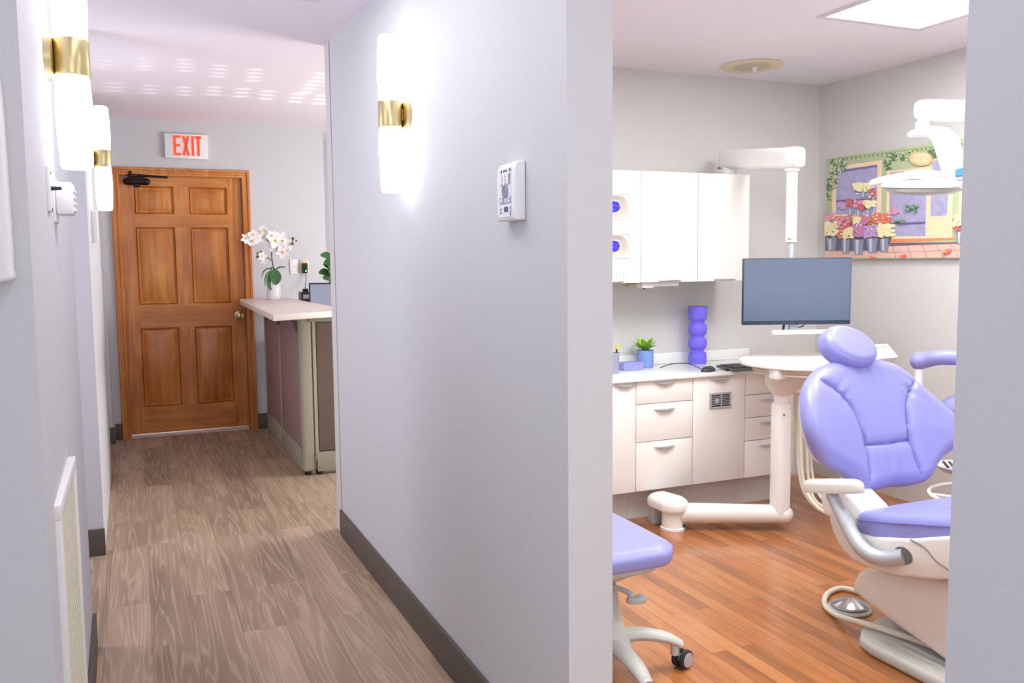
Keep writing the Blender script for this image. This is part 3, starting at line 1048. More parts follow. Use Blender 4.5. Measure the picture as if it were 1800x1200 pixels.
obj('outlet_cover', bm, mat('light putty', (186, 182, 166), 0.45), kick)
bm = BM(); box(bm, PX + 0.076, PX + 0.098, PY - 0.006, PY + 0.05, 0.1, PT, 0.004)
obj('mullion', bm, mat('pale putty edge', (196, 192, 176), 0.45), t)
bm = BM(); box(bm, PX + 0.06, 2.2, PY - 0.016, PY + 0.055, PT - 0.03, PT + 0.012, 0.004)
obj('cap', bm, M['putty'], t)
bm = BM(); box(bm, PX - 0.004, PX + 0.062, PY + 0.06, 7.14, PT - 0.028, PT + 0.004, 0.004)
obj('cap', bm, M['putty'], t)
for y in (5.62, ymid, 7.0):
    bm = BM()
    prism(bm, [(PX - 0.13, ZT - 0.036), (PX + 0.03, ZT - 0.036), (PX + 0.03, ZT - 0.16), (PX - 0.006, ZT - 0.16), (PX - 0.03, ZT - 0.07), (PX - 0.13, ZT - 0.05)], (0, 0, 0), (1, 0, 0), (0, 0, 1), (0, 1, 0), y - 0.012, y + 0.012)
    obj('bracket', bm, mat('brown grey bracket', (120, 112, 104), 0.5), t)
for (x, y) in ((PX + 0.03, 7.08), (PX + 0.03, ymid), (PX + 0.03, PY + 0.03), (PX + 0.1, PY + 0.02), (2.1, PY + 0.02)):
    bm = BM(); cyl(bm, (x, y, 0.0005), (x, y, 0.03), 0.022, seg=12)
    obj('foot', bm, M['black'], t)
# work surface behind
bm = BM(); box(bm, 1.05, 1.8, PY + 0.06, 7.25, 0.72, 0.75, 0.004); box(bm, 1.08, 1.12, 7.0, 7.2, 0.0005, 0.72)
box(bm, 1.72, 1.76, 7.0, 7.2, 0.0005, 0.72)
obj('work_surface', bm, M['top'], t)

# orchid on the counter
oy = 7.0
oc = aty(482, 524, oy)
t = thing('potted_orchid', 'white orchid in a white vase on the raised countertop', 'orchid', (oc.x, oy, ZT))
S = oy * 1.0 / F_PX * 1.03      # metres per pixel there
bm = BM()
lathe(bm, [(0.058, 0.0008), (0.060, 0.01), (0.052, 0.09), (0.042, 0.16), (0.036, 0.172), (0.03, 0.165), (0.028, 0.13)], (oc.x, oy, ZT), (0, 0, 1), 32)
obj('vase', bm, M['white'], t)


def P(px, py, dy=0.0):
    return aty(px, py, oy + dy)


def leaf(bm, base, tip, width, sag, nrm=(0, -1, 0), n=10):
    base, tip = Vector(base), Vector(tip)
    d = tip - base
    nrm = Vector(nrm)
    side = d.cross(nrm).normalized()
    up = side.cross(d).normalized()
    L, R_, Mid = [], [], []
    for i in range(n + 1):
        s = i / n
        w = width * math.sin(PI * min(1, s * 0.92 + 0.04)) ** 0.7
        p = base + d * s + Vector((0, 0, 1)) * (sag * math.sin(PI * s))
        Mid.append(bm.verts.new(p - up * w * 0.15))
        L.append(bm.verts.new(p + side * w))
        R_.append(bm.verts.new(p - side * w))
    for i in range(n):
        bm.faces.new((L[i], L[i + 1], Mid[i + 1], Mid[i]))
        bm.faces.new((Mid[i], Mid[i + 1], R_[i + 1], R_[i]))


for (tip, w, base_px, dy) in (((476, 509), 0.044, (480, 475), -0.05), ((485, 500), 0.044, (484, 473), -0.06)):
    bm = BM(); leaf(bm, P(*base_px, -0.03), P(*tip, dy), w, 0.0, (0, -1, 0.1))
    obj('leaf', bm, M['leaf_dark'], t)
for pts in ([(479, 474), (470, 472), (463, 478), (459, 488)], [(478, 476), (470, 480), (466, 490), (466, 503)], [(484, 474), (490, 470), (498, 469), (503, 470)], [(484, 474), (480, 470), (474, 472)]):
    bm = BM(); tube(bm, [P(*q, -0.02 - 0.01 * i) for i, q in enumerate(pts)], [0.004, 0.006, 0.005, 0.002][:len(pts)], 8)
    obj('root', bm, M['leaf_dark'], t)
for pts, r in (([(481, 474), (477.5, 450), (477, 440), (473, 426), (465, 417), (455, 414), (440, 420), (428, 421)], 0.005), ([(473, 427), (480, 420), (492, 422), (505, 424), (516, 422)], 0.004), ([(477.5, 458), (470, 452), (460, 448), (453, 449)], 0.0035)):
    bm = BM(); tube(bm, [P(*q) for q in pts], r, 8)
    obj('stem', bm, M['stem'], t)


def orchid_flower(c, r, rot, tilt):
    f = Vector((math.sin(tilt) * math.cos(rot), -math.cos(tilt), math.sin(tilt) * math.sin(rot))).normalized()
    u, v, d = frame_of(f)
    bm = BM()
    for k in range(5):
        a = rot + 2 * PI * k / 5
        e = u * math.cos(a) + v * math.sin(a)
        w = 0.42 if k in (1, 4) else 0.28
        leaf(bm, c + e * r * 0.05, c + e * r + f * r * 0.12, r * w, 0, f, 6)
    o = obj('flower', bm, M['petal'], t)
    bm = BM()
    bmesh.ops.create_icosphere(bm, subdivisions=2, radius=r * 0.16, matrix=Matrix.Translation(c + f * r * 0.12))
    obj('flower_centre', bm, M['yellow'], o)


rng = random.Random(3)
for (x, y, r) in ((432, 419, 0.032), (441, 424, 0.032), (446, 413, 0.036), (453, 418, 0.036), (459, 408, 0.04), (466, 404, 0.036), (463, 415, 0.034),
                  (478, 414, 0.036), (484, 423, 0.05), (487, 434, 0.048), (494, 420, 0.05), (498, 432, 0.044), (503, 426, 0.046), (497, 443, 0.042), (508, 430, 0.036), (478, 432, 0.03), (461, 450, 0.03), (464, 457, 0.028)):
    orchid_flower(P(x, y, rng.uniform(-0.05, 0.02)), r * 1.3, rng.uniform(0, 6.28), rng.uniform(-0.5, 0.5))
bm = BM()
for (x, y, r) in ((515, 419, 0.012), (514, 428, 0.013), (521, 423, 0.008), (453, 445, 0.01), (453, 451, 0.013), (458, 442, 0.009), (427, 419, 0.012)):
    bmesh.ops.create_icosphere(bm, subdivisions=2, radius=r, matrix=Matrix.Translation(P(x, y, -0.02)))
obj('bud', bm, mat('olive bud', (96, 104, 52), 0.5), t)

# desk monitor, dock, dark plant behind the desk
my = 6.35
m0, m1 = aty(565, 494, my), aty(542, 500, my)
t = thing('desk_monitor', 'lit desk monitor behind the front desk, half hidden', 'monitor', (1.28, my, 0.75))
u = Vector((0.93, -0.36, 0)).normalized()
w = Vector((0, 0, 1)).cross(u)      # into the monitor's back
c0 = aty(543, 526, my)
top_z = aty(545, 497, my).z
L = 0.50
bm = BM(); obox(bm, (c0.x, c0.y, 0), u, w, (0, 0, 1), 0, L, 0, 0.03, top_z - 0.32, top_z, 0.006)
obj('casing', bm, M['bezel'], t)
bm = BM(); obox(bm, (c0.x, c0.y, 0), u, w, (0, 0, 1), 0.012, L - 0.012, -0.001, 0.003, top_z - 0.305, top_z - 0.012)
obj('screen', bm, M['desk_screen'], t)
bm = BM(); obox(bm, (c0.x, c0.y, 0), u, w, (0, 0, 1), L / 2 - 0.03, L / 2 + 0.03, 0.02, 0.06, 0.755, top_z - 0.2, 0.004)
obox(bm, (c0.x, c0.y, 0), u, w, (0, 0, 1), L / 2 - 0.11, L / 2 + 0.11, -0.06, 0.12, 0.7505, 0.762, 0.004)
obj('stand', bm, M['black'], t)
dy_ = 6.95
d0, d1 = aty(528, 513, dy_), aty(546, 527, dy_)
t = thing('desk_printer', 'small black device with a silver band left of desk monitor', 'desk device', ((d0.x + d1.x) / 2, dy_, 0.75))
bm = BM(); box(bm, d0.x, d1.x, dy_ - 0.06, dy_ + 0.1, 0.7505, d0.z, 0.006)
obj('body', bm, M['black'], t)
bm = BM(); box(bm, d0.x + 0.01, d1.x - 0.002, dy_ - 0.064, dy_ - 0.05, d1.z + 0.012, d0.z - 0.02, 0.003)
obj('tray', bm, M['silver'], t)
bm = BM(); box(bm, d0.x + 0.02, d0.x + 0.06, dy_ - 0.02, dy_ + 0.03, d0.z - 0.002, d0.z + 0.025, 0.004)
obj('knob', bm, M['black'], t)
py_ = 6.75
pc = aty(580, 497, py_)
t = thing('potted_plant', 'dark green leafy plant behind the desk monitor', 'plant', (pc.x + 0.03, py_, 0.75))
bm = BM(); lathe(bm, [(0.05, 0.0006), (0.07, 0.16), (0.072, 0.17), (0.06, 0.165)], (pc.x + 0.03, py_, 0.75), (0, 0, 1), 24)
obj('pot', bm, M['grey_pl'], t)
bm = BM()
rg = random.Random(11)
zb = 0.90
for k in range(44):
    az = rg.uniform(0, 6.28)
    ll = rg.uniform(0.06, 0.12)
    hb = rg.uniform(0.12, 0.50)
    bpt = Vector((pc.x + 0.03 + rg.uniform(-0.03, 0.03), py_ + rg.uniform(-0.03, 0.03), zb + hb))
    tip = bpt + Vector((math.cos(az) * ll, math.sin(az) * ll, rg.uniform(0.0, 0.05)))
    leaf(bm, bpt, tip, 0.03, 0.012, (0.3, -1, 0.4), 5)
obj('foliage', bm, M['leaf_dark'], t)
bm = BM()
for k in range(4):
    tube(bm, [(pc.x + 0.03, py_, 0.88), (pc.x + 0.03 + 0.015 * (k - 1.5), py_, 1.1), (pc.x + 0.03 + 0.03 * (k - 1.5), py_ - 0.01, 1.32)], 0.004, 6)
obj('stem', bm, M['stem'], t)

# ------------------------------------------------------------------ ceiling things
def troffer(label, x0, x1, y0, y1, z, group='ceiling light panels'):
    t = thing('ceiling_light', label, 'ceiling light', ((x0 + x1) / 2, (y0 + y1) / 2, z), group)
    f = 0.03
    bm = BM()
    for (a, b, c, d) in ((x0, x1, y0, y0 + f), (x0, x1, y1 - f, y1), (x0, x0 + f, y0 + f, y1 - f), (x1 - f, x1, y0 + f, y1 - f)):
        box(bm, a, b, c, d, z - 0.008, z + 0.02, 0.003)
    obj('frame', bm, mat('pale panel frame', (214, 212, 218), 0.5), t)
    bm = BM(); box(bm, x0 + f, x1 - f, y0 + f, y1 - f, z - 0.004, z + 0.02)
    obj('diffuser', bm, M['diffuser'], t)


troffer('large lit ceiling panel over the blue dental chair', 2.745, 3.345, 1.85, 3.05, ZR - 0.0)
troffer('lit ceiling panel whose corner shows above the wall cabinets', 1.42, 2.02, 1.85, 3.05, ZR - 0.0)
d = ray(548, 3.5)
tt_ = (2.316 - H) / d.z
hc = d * tt_
troffer('hallway ceiling panel barely showing at the top edge', hc.x - 0.4, hc.x + 0.03, hc.y - 1.3, hc.y, 2.324)
vc = Vector((3.10, 3.925, ZR))
t = thing('ceiling_plate', 'yellowed round plate with small white nub on room ceiling', 'ceiling plate', vc)
bm = BM(); lathe(bm, [(0.005, 0.0005), (0.165, 0.0005), (0.168, 0.003), (0.16, 0.006), (0.105, 0.006), (0.005, 0.006)], vc, (0, 0, -1), 48)
obj('rim', bm, M['stain'], t)
bm = BM(); lathe(bm, [(0.1, 0.0055), (0.1, 0.0075), (0.005, 0.0075)], vc, (0, 0, -1), 40)
obj('disc', bm, M['stain_in'], t)
bm = BM(); lathe(bm, [(0.014, 0.007), (0.014, 0.028), (0.010, 0.032)], vc + Vector((0.02, 0.0, 0)), (0, 0, -1), 16)
obj('nub', bm, M['white_pl'], t)

# ------------------------------------------------------------------ wall cabinets
UY = 3.92
uz0, uz1 = aty(1200, 495, UY).z, aty(1227, 304, UY).z
us = [2.05, aty(1127, 400, UY).x, aty(1227, 400, UY).x, aty(1317.5, 400, UY).x]
labels = ['white wall cabinet with two glove openings, leftmost of three', 'middle plain white wall cabinet above the worktop', 'right-hand white wall cabinet below the monitor arm']
for i in range(3):
    x0, x1 = us[i] + 0.0008, us[i + 1] - 0.0008
    t = thing('wall_cabinet', labels[i], 'wall cabinet', ((x0 + x1) / 2, UY + 0.15, uz0), 'white wall cabinets')
    bm = BM(); box(bm, x0, x1, UY + 0.021, YB - 0.0008, uz0, uz1)
    obj('carcass', bm, M['cab_in'], t)
    bm = BM()
    g = 0.002
    if i == 0:
        hx = aty(1073, 365, UY).x
        holes = [(hx, aty(1085, 363, UY).z), (hx, aty(1085, 433, UY).z)]
        # door built as strips around two stadium openings
        hw, hh_ = 0.108, 0.062
        X0, X1 = x0 + g, x1 - g
        zs_ = [uz0] + [v for hz in sorted(h[1] for h in holes) for v in (hz - hh_, hz + hh_)] + [uz1]
        for k in range(0, len(zs_), 2):
            box(bm, X0, X1, UY, UY + 0.019, zs_[k], zs_[k + 1])
        for k in range(1, len(zs_) - 1, 2):
            box(bm, X0, hx - hw, UY, UY + 0.019, zs_[k], zs_[k + 1])
            box(bm, hx + hw, X1, UY, UY + 0.019, zs_[k], zs_[k + 1])
    else:
        box(bm, x0 + g, x1 - g, UY, UY + 0.019, uz0, uz1, 0.0015)
    door_ = obj('cabinet_door', bm, M['cab'], t)
    if i == 0:
        for (hx_, hz_) in holes:
            bm = BM()
            outer = rrect(2 * hw + 0.004, 2 * hh_ + 0.004, 0.055, 8)
            mid = rrect(2 * hw - 0.012, 2 * hh_ - 0.012, 0.05, 8)
            inner = rrect(2 * hw - 0.085, 2 * hh_ - 0.062, 0.03, 8)
            sq = rrect(2 * hw + 0.004, 2 * hh_ + 0.004, 0.004, 8)
            loft(bm, [[(hx_ + p[0], UY + 0.018, hz_ + p[1]) for p in sq], [(hx_ + p[0], UY, hz_ + p[1]) for p in sq],
                      [(hx_ + p[0], UY, hz_ + p[1]) for p in mid], [(hx_ + p[0], UY + 0.002, hz_ + p[1]) for p in mid]], False, False)
            obj('opening_flange', bm, M['cab'], t)
            bm = BM()
            loft(bm, [[(hx_ + p[0], UY + 0.0005, hz_ + p[1]) for p in mid], [(hx_ + p[0], UY + 0.014, hz_ + p[1]) for p in rrect(2 * hw - 0.075, 2 * hh_ - 0.055, 0.033, 8)]], False, False, mi=0)
            loft(bm, [[(hx_ + p[0], UY + 0.014, hz_ + p[1]) for p in rrect(2 * hw - 0.075, 2 * hh_ - 0.055, 0.033, 8)], [(hx_ + p[0], UY + 0.013, hz_ + p[1]) for p in rrect(2 * hw - 0.082, 2 * hh_ - 0.062, 0.03, 8)], [(hx_ + p[0], UY + 0.019, hz_ + p[1]) for p in rrect(2 * hw - 0.09, 2 * hh_ - 0.07, 0.026, 8)]], False, False, mi=1)
            obj('opening_surround', bm, [mat('warm white surround', (196, 188, 178), 0.6), M['cab']], t)
            bm = BM()
            rg = random.Random(int(hz_ * 100))
            bmesh.ops.create_grid(bm, x_segments=24, y_segments=14, size=1)
            for v in bm.verts:
                xx, yy = v.co.x, v.co.y
                xx, yy = xx * math.sqrt(1 - yy * yy / 2.2), yy * math.sqrt(1 - xx * xx / 2.2)
                v.co = (hx_ + xx * (hw - 0.042), UY + 0.0155 + 0.0045 * math.sin(xx * 9 + yy * 4 + hz_ * 9) * math.cos(yy * 7 - xx * 5), hz_ + yy * (hh_ - 0.03))
            obj('gloves', bm, M['glove'], t)
        bm = BM()
        for (px, fl) in ((1083.5, 1), (1089.5, 1), (1096, -1)):
            p = aty(px, 481, UY)
            tube(bm, [(p.x + fl * 0.004, UY - 0.0003, p.z + 0.009), (p.x - fl * 0.003, UY - 0.0003, p.z), (p.x + fl * 0.004, UY - 0.0003, p.z - 0.009)], 0.0016, 6)
        obj('printed_mark', bm, mat('pale blue print', (130, 160, 190), 0.6), door_)
    hx0, hx1 = {0: (2.15, aty(1095, 494, UY).x), 1: (aty(1157, 493, UY).x, aty(1195, 492, UY).x), 2: (aty(1254, 491, UY).x, aty(1290, 489, UY).x)}[i]
    bm = BM(); box(bm, hx0, hx1, UY - 0.014, UY + 0.001, uz0 + 0.004, uz0 + 0.011, 0.002)
    obj('handle', bm, M['steel'], door_)
# light under the cabinets
lx0, lx1 = aty(1126, 500, 3.97).x, aty(1192, 498, 3.97).x
t = thing('cabinet_lamp', 'slim white strip lamp under the middle wall cabinet', 'strip lamp', ((lx0 + lx1) / 2, 3.98, uz0 - 0.03))
bm = BM(); box(bm, lx0 + 0.07, lx1, 3.96, 4.0, uz0 - 0.024, uz0 - 0.0008, 0.004)
obj('tube_housing', bm, M['white_pl'], t)
bm = BM(); box(bm, lx0, lx0 + 0.07, 3.95, 4.01, uz0 - 0.03, uz0 - 0.0008, 0.004)
obj('end_box', bm, M['white'], t)
bm = BM(); cyl(bm, (lx0 + 0.02, 3.97, uz0 - 0.037), (lx0 + 0.02, 3.97, uz0 - 0.029), 0.008, seg=12)
obj('switch', bm, M['rubber'], t)
bm = BM(); box(bm, lx0 - 0.075, lx0 - 0.03, 3.96, 4.0, uz0 - 0.026, uz0 - 0.0008, 0.003)
obj('socket_block', bm, mat('khaki plastic', (170, 164, 132), 0.5), t)

# ------------------------------------------------------------------ base cabinets
BY = 3.75
bz0, bz1 = 0.163, 0.726
bx = [1.7, aty(1118, 700, BY).x, aty(1218, 700, BY).x, aty(1310, 700, BY).x, aty(1397, 720, BY).x]
spec = [('white base cabinet with one door at the left end of the run', [(bz0, bz1)]),
        ('white base cabinet with three drawers of growing height', [(0.608, bz1), (0.415, 0.608), (bz0, 0.415)]),
        ('white base cabinet with a small vent grille in its door', [(bz0, bz1)]),
        ('white base cabinet with four drawers behind the delivery post', [(0.61, bz1), (0.487, 0.61), (0.363, 0.487), (bz0, 0.363)])]


def bow_handle(parent, xc, w, z):
    bm = BM()
    n = 12
    rings = []
    for k in range(n + 1):
        s = k / n
        x = xc - w / 2 + w * s
        d_ = 0.022 * math.sin(PI * s) ** 0.6
        rings.append([(x, BY + 0.002, z), (x, BY - 0.001 - d_, z), (x, BY - 0.001 - d_, z - 0.003 - 0.005 * math.sin(PI * s)), (x, BY + 0.002 - d_ * 0.7, z - 0.003 - 0.005 * math.sin(PI * s))])
    loft(bm, rings)
    obj('handle', bm, M['silver'], parent)


for i, (lab, fr) in enumerate(spec):
    x0, x1 = bx[i] + 0.0005, bx[i + 1] - 0.0005
    t = thing('base_cabinet', lab, 'base cabinet', ((x0 + x1) / 2, BY + 0.23, 0), 'white base cabinets')
    bm = BM(); box(bm, x0, x1, BY + 0.0195, YB - 0.0008, bz0, bz1)
    obj('carcass', bm, M['cab_in'], t)
    bm = BM(); box(bm, x0, x1, 3.832, 3.85, 0.0008, bz0 - 0.0005)
    obj('toe_kick', bm, M['toe'], t)
    for (z0, z1) in fr:
        bm = BM(); box(bm, x0 + 0.0017, x1 - 0.0017, BY, BY + 0.0185, z0 + 0.0017, z1 - 0.0017, 0.0015)
        d_ = obj('drawer' if len(fr) > 1 else 'cabinet_door', bm, M['cab'], t)
        if i == 0:
            bow_handle(d_, x1 - 0.06, 0.12, z1 - 0.012)
        else:
            bow_handle(d_, (x0 + x1) / 2 if i < 3 else x0 + 0.16, 0.125, z1 - (0.012 if z1 == bz1 else 0.03))
        if i == 2:
            v0, v1 = aty(1247, 692, BY), aty(1284.5, 718, BY)
            vx0, vx1, vz0, vz1 = v0.x, v1.x, 0.553, 0.637
            bm = BM()
            f = 0.011
            for (a0, a1, c0_, c1_) in ((vx0, vx1, vz0, vz0 + f), (vx0, vx1, vz1 - f, vz1), (vx0, vx0 + f, vz0 + f, vz1 - f), (vx1 - f, vx1, vz0 + f, vz1 - f), ((vx0 + vx1) / 2 + 0.002, (vx0 + vx1) / 2 + 0.008, vz0 + f, vz1 - f)):
                box(bm, a0, a1, BY - 0.006, BY + 0.002, c0_, c1_, 0.0012)
            grille = obj('vent_grille', bm, M['silver'], d_)
        if i == 2:
            bm = BM()
            for k in range(6):
                z = vz0 + f + (vz1 - vz0 - 2 * f) * (k + 1) / 7
                box(bm, vx0 + f, vx1 - f, BY - 0.005, BY - 0.0005, z - 0.0017, z + 0.0017)
            cyl(bm, (vx0 + 0.045, BY - 0.0058, (vz0 + vz1) / 2), (vx0 + 0.045, BY - 0.002, (vz0 + vz1) / 2), 0.014, seg=24)
            obj('vent_slats', bm, M['silver'], d_)
            bm = BM(); box(bm, vx0 + f, vx1 - f, BY - 0.0009, BY - 0.0002, vz0 + f, vz1 - f)
            obj('vent_shade', bm, M['black'], d_)
# end panel right of the drawers
ex1 = aty(1411, 720, BY).x
# worktop and splash
t = thing('worktop', 'white speckled worktop with an upstand along the wall', 'worktop', (2.6, 3.98, bz1))
bm = BM(); box(bm, 1.7, bx[4] - 0.01, BY - 0.022, YB - 0.001, bz1 + 0.0008, 0.745, 0.003)
obj('slab', bm, M['counter'], t)
bm = BM(); box(bm, 1.7, aty(1314, 617, YB).x, YB - 0.018, YB - 0.001, 0.7455, 0.806, 0.002)
obj('upstand', bm, M['counter'], t)
ZW = 0.745

# things on the worktop
cpt = atz(1077, 656, ZW)
t = thing('pencil_cup', 'clear cup holding yellow topped pens at worktop left end', 'cup', (cpt.x, cpt.y, ZW))
bm = BM(); lathe(bm, [(0.032, 0.0008), (0.036, 0.11), (0.034, 0.11), (0.030, 0.005), (0.002, 0.004)], (cpt.x, cpt.y, ZW), (0, 0, 1), 24)
obj('cup_body', bm, M['cup'], t)
for k in range(5):
    dx, dyy = 0.016 * math.cos(k * 1.3), 0.016 * math.sin(k * 1.3)
    bm = BM(); cyl(bm, (cpt.x + dx * 0.6, cpt.y + dyy * 0.6, ZW + 0.008), (cpt.x + dx * 1.6, cpt.y + dyy * 1.6, ZW + 0.13), 0.004, seg=8)
    p_ = obj('pen', bm, M['purple'] if k % 2 else M['black'], t)
    bm = BM(); cyl(bm, (cpt.x + dx * 1.6, cpt.y + dyy * 1.6, ZW + 0.13), (cpt.x + dx * 1.75, cpt.y + dyy * 1.75, ZW + 0.152), 0.010, 0.007, seg=10)
    obj('pen_top', bm, M['yellow'] if k != 2 else M['leaf_dark'], p_)
# basket
b0, b1_ = atz(1090, 651, ZW), atz(1128, 651, ZW)
t = thing('wicker_basket', 'small lavender checked basket beside the blue pot', 'basket', ((b0.x + b1_.x) / 2, b0.y, ZW))
bm = BM()
bxc, byc = b0.x + 0.062, b0.y + 0.0
bl, bw, bh = 0.118, 0.07, 0.043
for k in range(5):
    z = ZW + 0.0008 + k * 0.0085
    obox(bm, (bxc, byc, 0), (1, 0, 0), (0, 1, 0), (0, 0, 1), -bl / 2, bl / 2, -bw / 2, bw / 2, z, z + 0.007, 0.002)
box(bm, bxc - bl / 2 + 0.002, bxc + bl / 2 - 0.002, byc - bw / 2 + 0.002, byc + bw / 2 - 0.002, ZW + 0.001, ZW + bh - 0.001)
obj('woven_body', bm, mat('violet wicker', (140, 138, 226), 0.7), t)
bm = BM()
for k in range(11):
    x = bxc - bl / 2 + bl * (k + 0.5) / 11
    box(bm, x - 0.0028, x + 0.0028, byc - bw / 2 - 0.0012, byc + bw / 2 + 0.0012, ZW + 0.002, ZW + bh)
for k in range(6):
    y = byc - bw / 2 + bw * (k + 0.5) / 6
    box(bm, bxc - bl / 2 - 0.0012, bxc + bl / 2 + 0.0012, y - 0.0028, y + 0.0028, ZW + 0.002, ZW + bh)
obj('uprights', bm, M['basket'], t)
# pot plant
pp = atz(1139, 646, ZW)
t = thing('potted_plant', 'bright green succulent in a blue textured pot', 'plant', (pp.x, pp.y, ZW))
bm = BM(); lathe(bm, [(0.042, 0.0008), (0.045, 0.004), (0.047, 0.09), (0.046, 0.094), (0.042, 0.093), (0.041, 0.075), (0.002, 0.074)], (pp.x, pp.y + 0.03, ZW), (0, 0, 1), 40)
obj('pot', bm, M['pot'], t)
bm = BM()
rg = random.Random(5)
for k in range(34):
    az = k * 2.4
    el = 0.25 + 0.9 * ((k % 12) / 12)
    ll = 0.078 + 0.014 * rg.random()
    bpt = Vector((pp.x, pp.y + 0.03, ZW + 0.088))
    dv = Vector((math.cos(az) * math.cos(el), math.sin(az) * math.cos(el), math.sin(el)))
    leaf(bm, bpt + dv * 0.005, bpt + dv * ll, 0.0105, 0.012 if el < 0.7 else 0.0, (0, 0, 1) if el < 1.0 else (0, -1, 0.2), 7)
obj('leaves', bm, M['leaf'], t)
# vase
vp = atz(1229.5, 639, ZW)
vy = vp.y + 0.02
t = thing('vase', 'tall violet vase of four stacked rounded tiers', 'vase', (vp.x, vy, ZW))
R_ = 0.052
Hv = aty(1231, 538, vy).z - ZW
bm = BM()
prof = [(R_ * 0.96, 0.0008)]
prof += [(R_ * 0.97, 0.02 * Hv), (R_ * 0.97, 0.15 * Hv), (R_ * 0.90, 0.195 * Hv), (R_ * 0.72, 0.205 * Hv), (R_ * 0.70, 0.215 * Hv), (R_ * 0.70, 0.245 * Hv), (R_ * 0.78, 0.262 * Hv)]
for j in range(2):
    b0_ = 0.262 + j * 0.246
    prof += [(R_ * 0.92, (b0_ + 0.02) * Hv), (R_ * 0.99, (b0_ + 0.05) * Hv), (R_ * 1.0, (b0_ + 0.11) * Hv), (R_ * 0.97, (b0_ + 0.15) * Hv), (R_ * 0.86, (b0_ + 0.178) * Hv), (R_ * 0.72, (b0_ + 0.19) * Hv), (R_ * 0.70, (b0_ + 0.20) * Hv), (R_ * 0.71, (b0_ + 0.228) * Hv), (R_ * 0.78, (b0_ + 0.244) * Hv)]
prof += [(R_ * 0.92, 0.772 * Hv), (R_ * 1.0, 0.80 * Hv), (R_ * 1.02, 0.86 * Hv), (R_ * 1.03, 0.99 * Hv), (R_ * 1.02, 1.0 * Hv), (R_ * 0.97, 0.998 * Hv), (R_ * 0.95, 0.86 * Hv), (R_ * 0.6, 0.8 * Hv), (0.001, 0.79 * Hv)]
lathe(bm, prof, (vp.x, vy, ZW), (0, 0, 1), 48)
obj("vase_body", bm, M["purple"], t)
# mouse
mp_ = atz(1249, 653, ZW)
t = thing('computer_mouse', 'black wired computer mouse in front of the violet vase', 'computer mouse', (mp_.x, mp_.y, ZW))
bm = BM()
cushion(bm, ellipse(0.052, 0.03, 24), (mp_.x, mp_.y + 0.02, ZW + 0.0045), (0.94, 0.34, 0), (-0.34, 0.94, 0), 0.024, 0.04, 0.004, N_=48, K=10)
obj('shell', bm, mat('dark grey mouse shell', (64, 66, 66), 0.3), t)
bm = BM(); tube(bm, [(mp_.x - 0.03, mp_.y + 0.04, ZW + 0.012), (mp_.x - 0.07, mp_.y + 0.1, ZW + 0.035), (mp_.x - 0.13, mp_.y + 0.17, ZW + 0.03), (mp_.x - 0.17, mp_.y + 0.22, ZW + 0.006)], 0.0022, 8)
obj('cord', bm, M['black'], t)
# keyboard
k0, k1, k2, k3 = atz(1291, 654, ZW), atz(1344, 650, ZW), atz(1262, 641, ZW), atz(1318, 637, ZW)
u = (k1 - k0).normalized()
v = Vector((-u.y, u.x, 0))
t = thing('keyboard', 'dark grey computer keyboard at the worktop right end', 'keyboard', (k0.x + 0.1, k0.y + 0.07, ZW))
KL, KW = 0.42, 0.15
bm = BM()
ang = math.radians(3)
vv = Vector((v.x * math.cos(ang), v.y * math.cos(ang), math.sin(ang)))
ww = u.cross(vv)
obox(bm, (k0.x, k0.y + 0.004, ZW + 0.001), u, vv, ww, 0, KL, 0, KW, 0, 0.014, 0.003)
obj('keyboard_case', bm, mat('grey keyboard case', (96, 98, 94), 0.45), t)
bm = BM()
for r in range(5):
    for c in range(20):
        a0 = 0.012 + c * (KL - 0.024) / 20
        b0_ = 0.014 + r * (KW - 0.03) / 5
        obox(bm, (k0.x, k0.y + 0.004, ZW + 0.001), u, vv, ww, a0 + 0.0015, a0 + (KL - 0.024) / 20 - 0.0015, b0_ + 0.002, b0_ + (KW - 0.03) / 5 - 0.002, 0.0142, 0.019)
ko = obj('keys', bm, M['black'], t)
ko['kind'] = 'stuff'
bm = BM()
cyl(bm, (k0.x + 0.0, k0.y + 0.05, ZW + 0.006), (k0.x - 0.012, k0.y + 0.05, ZW + 0.006), 0.006, seg=10)
obj('plug', bm, M['black'], t)

# ------------------------------------------------------------------ monitor on its swing arm
t = thing('wall_monitor', 'dark wall monitor hanging from a white swing arm', 'monitor', (3.05, 4.05, uz1))
MY = 3.42
mc = aty(1401, 512, MY)
u = Vector((cyw, -syw, 0))
w = Vector((syw, cyw, 0))          # away from the viewer side
mw, mh = 0.535, 0.328
bm = BM(); obox(bm, mc, u, w, (0, 0, 1), -mw / 2, mw / 2, 0, 0.022, -mh / 2, mh / 2, 0.004)
obox(bm, mc, u, w, (0, 0, 1), -0.14, 0.14, 0.02, 0.045, -0.1, 0.1, 0.008)
obj('monitor_case', bm, M['bezel'], t)
bm = BM(); obox(bm, mc, u, w, (0, 0, 1), -mw / 2 + 0.005, mw / 2 - 0.005, -0.0015, 0.002, -mh / 2 + 0.02, mh / 2 - 0.005)
obj('screen', bm, M['screen'], t)
bm = BM(); cyl(bm, mc + Vector((0, 0, -mh / 2 + 0.009)) - w * 0.002, mc + Vector((0, 0, -mh / 2 + 0.009)) + w * 0.003, 0.006, seg=16)
obj('badge', bm, M['black'], t)
bm = BM(); obox(bm, mc, u, w, (0, 0, 1), -0.03, 0.012, 0.01, 0.04, -mh / 2 - 0.032, -mh / 2 + 0.05, 0.004)
obj('neck', bm, mat('grey neck', (150, 154, 164), 0.4, metal=0.3), t)
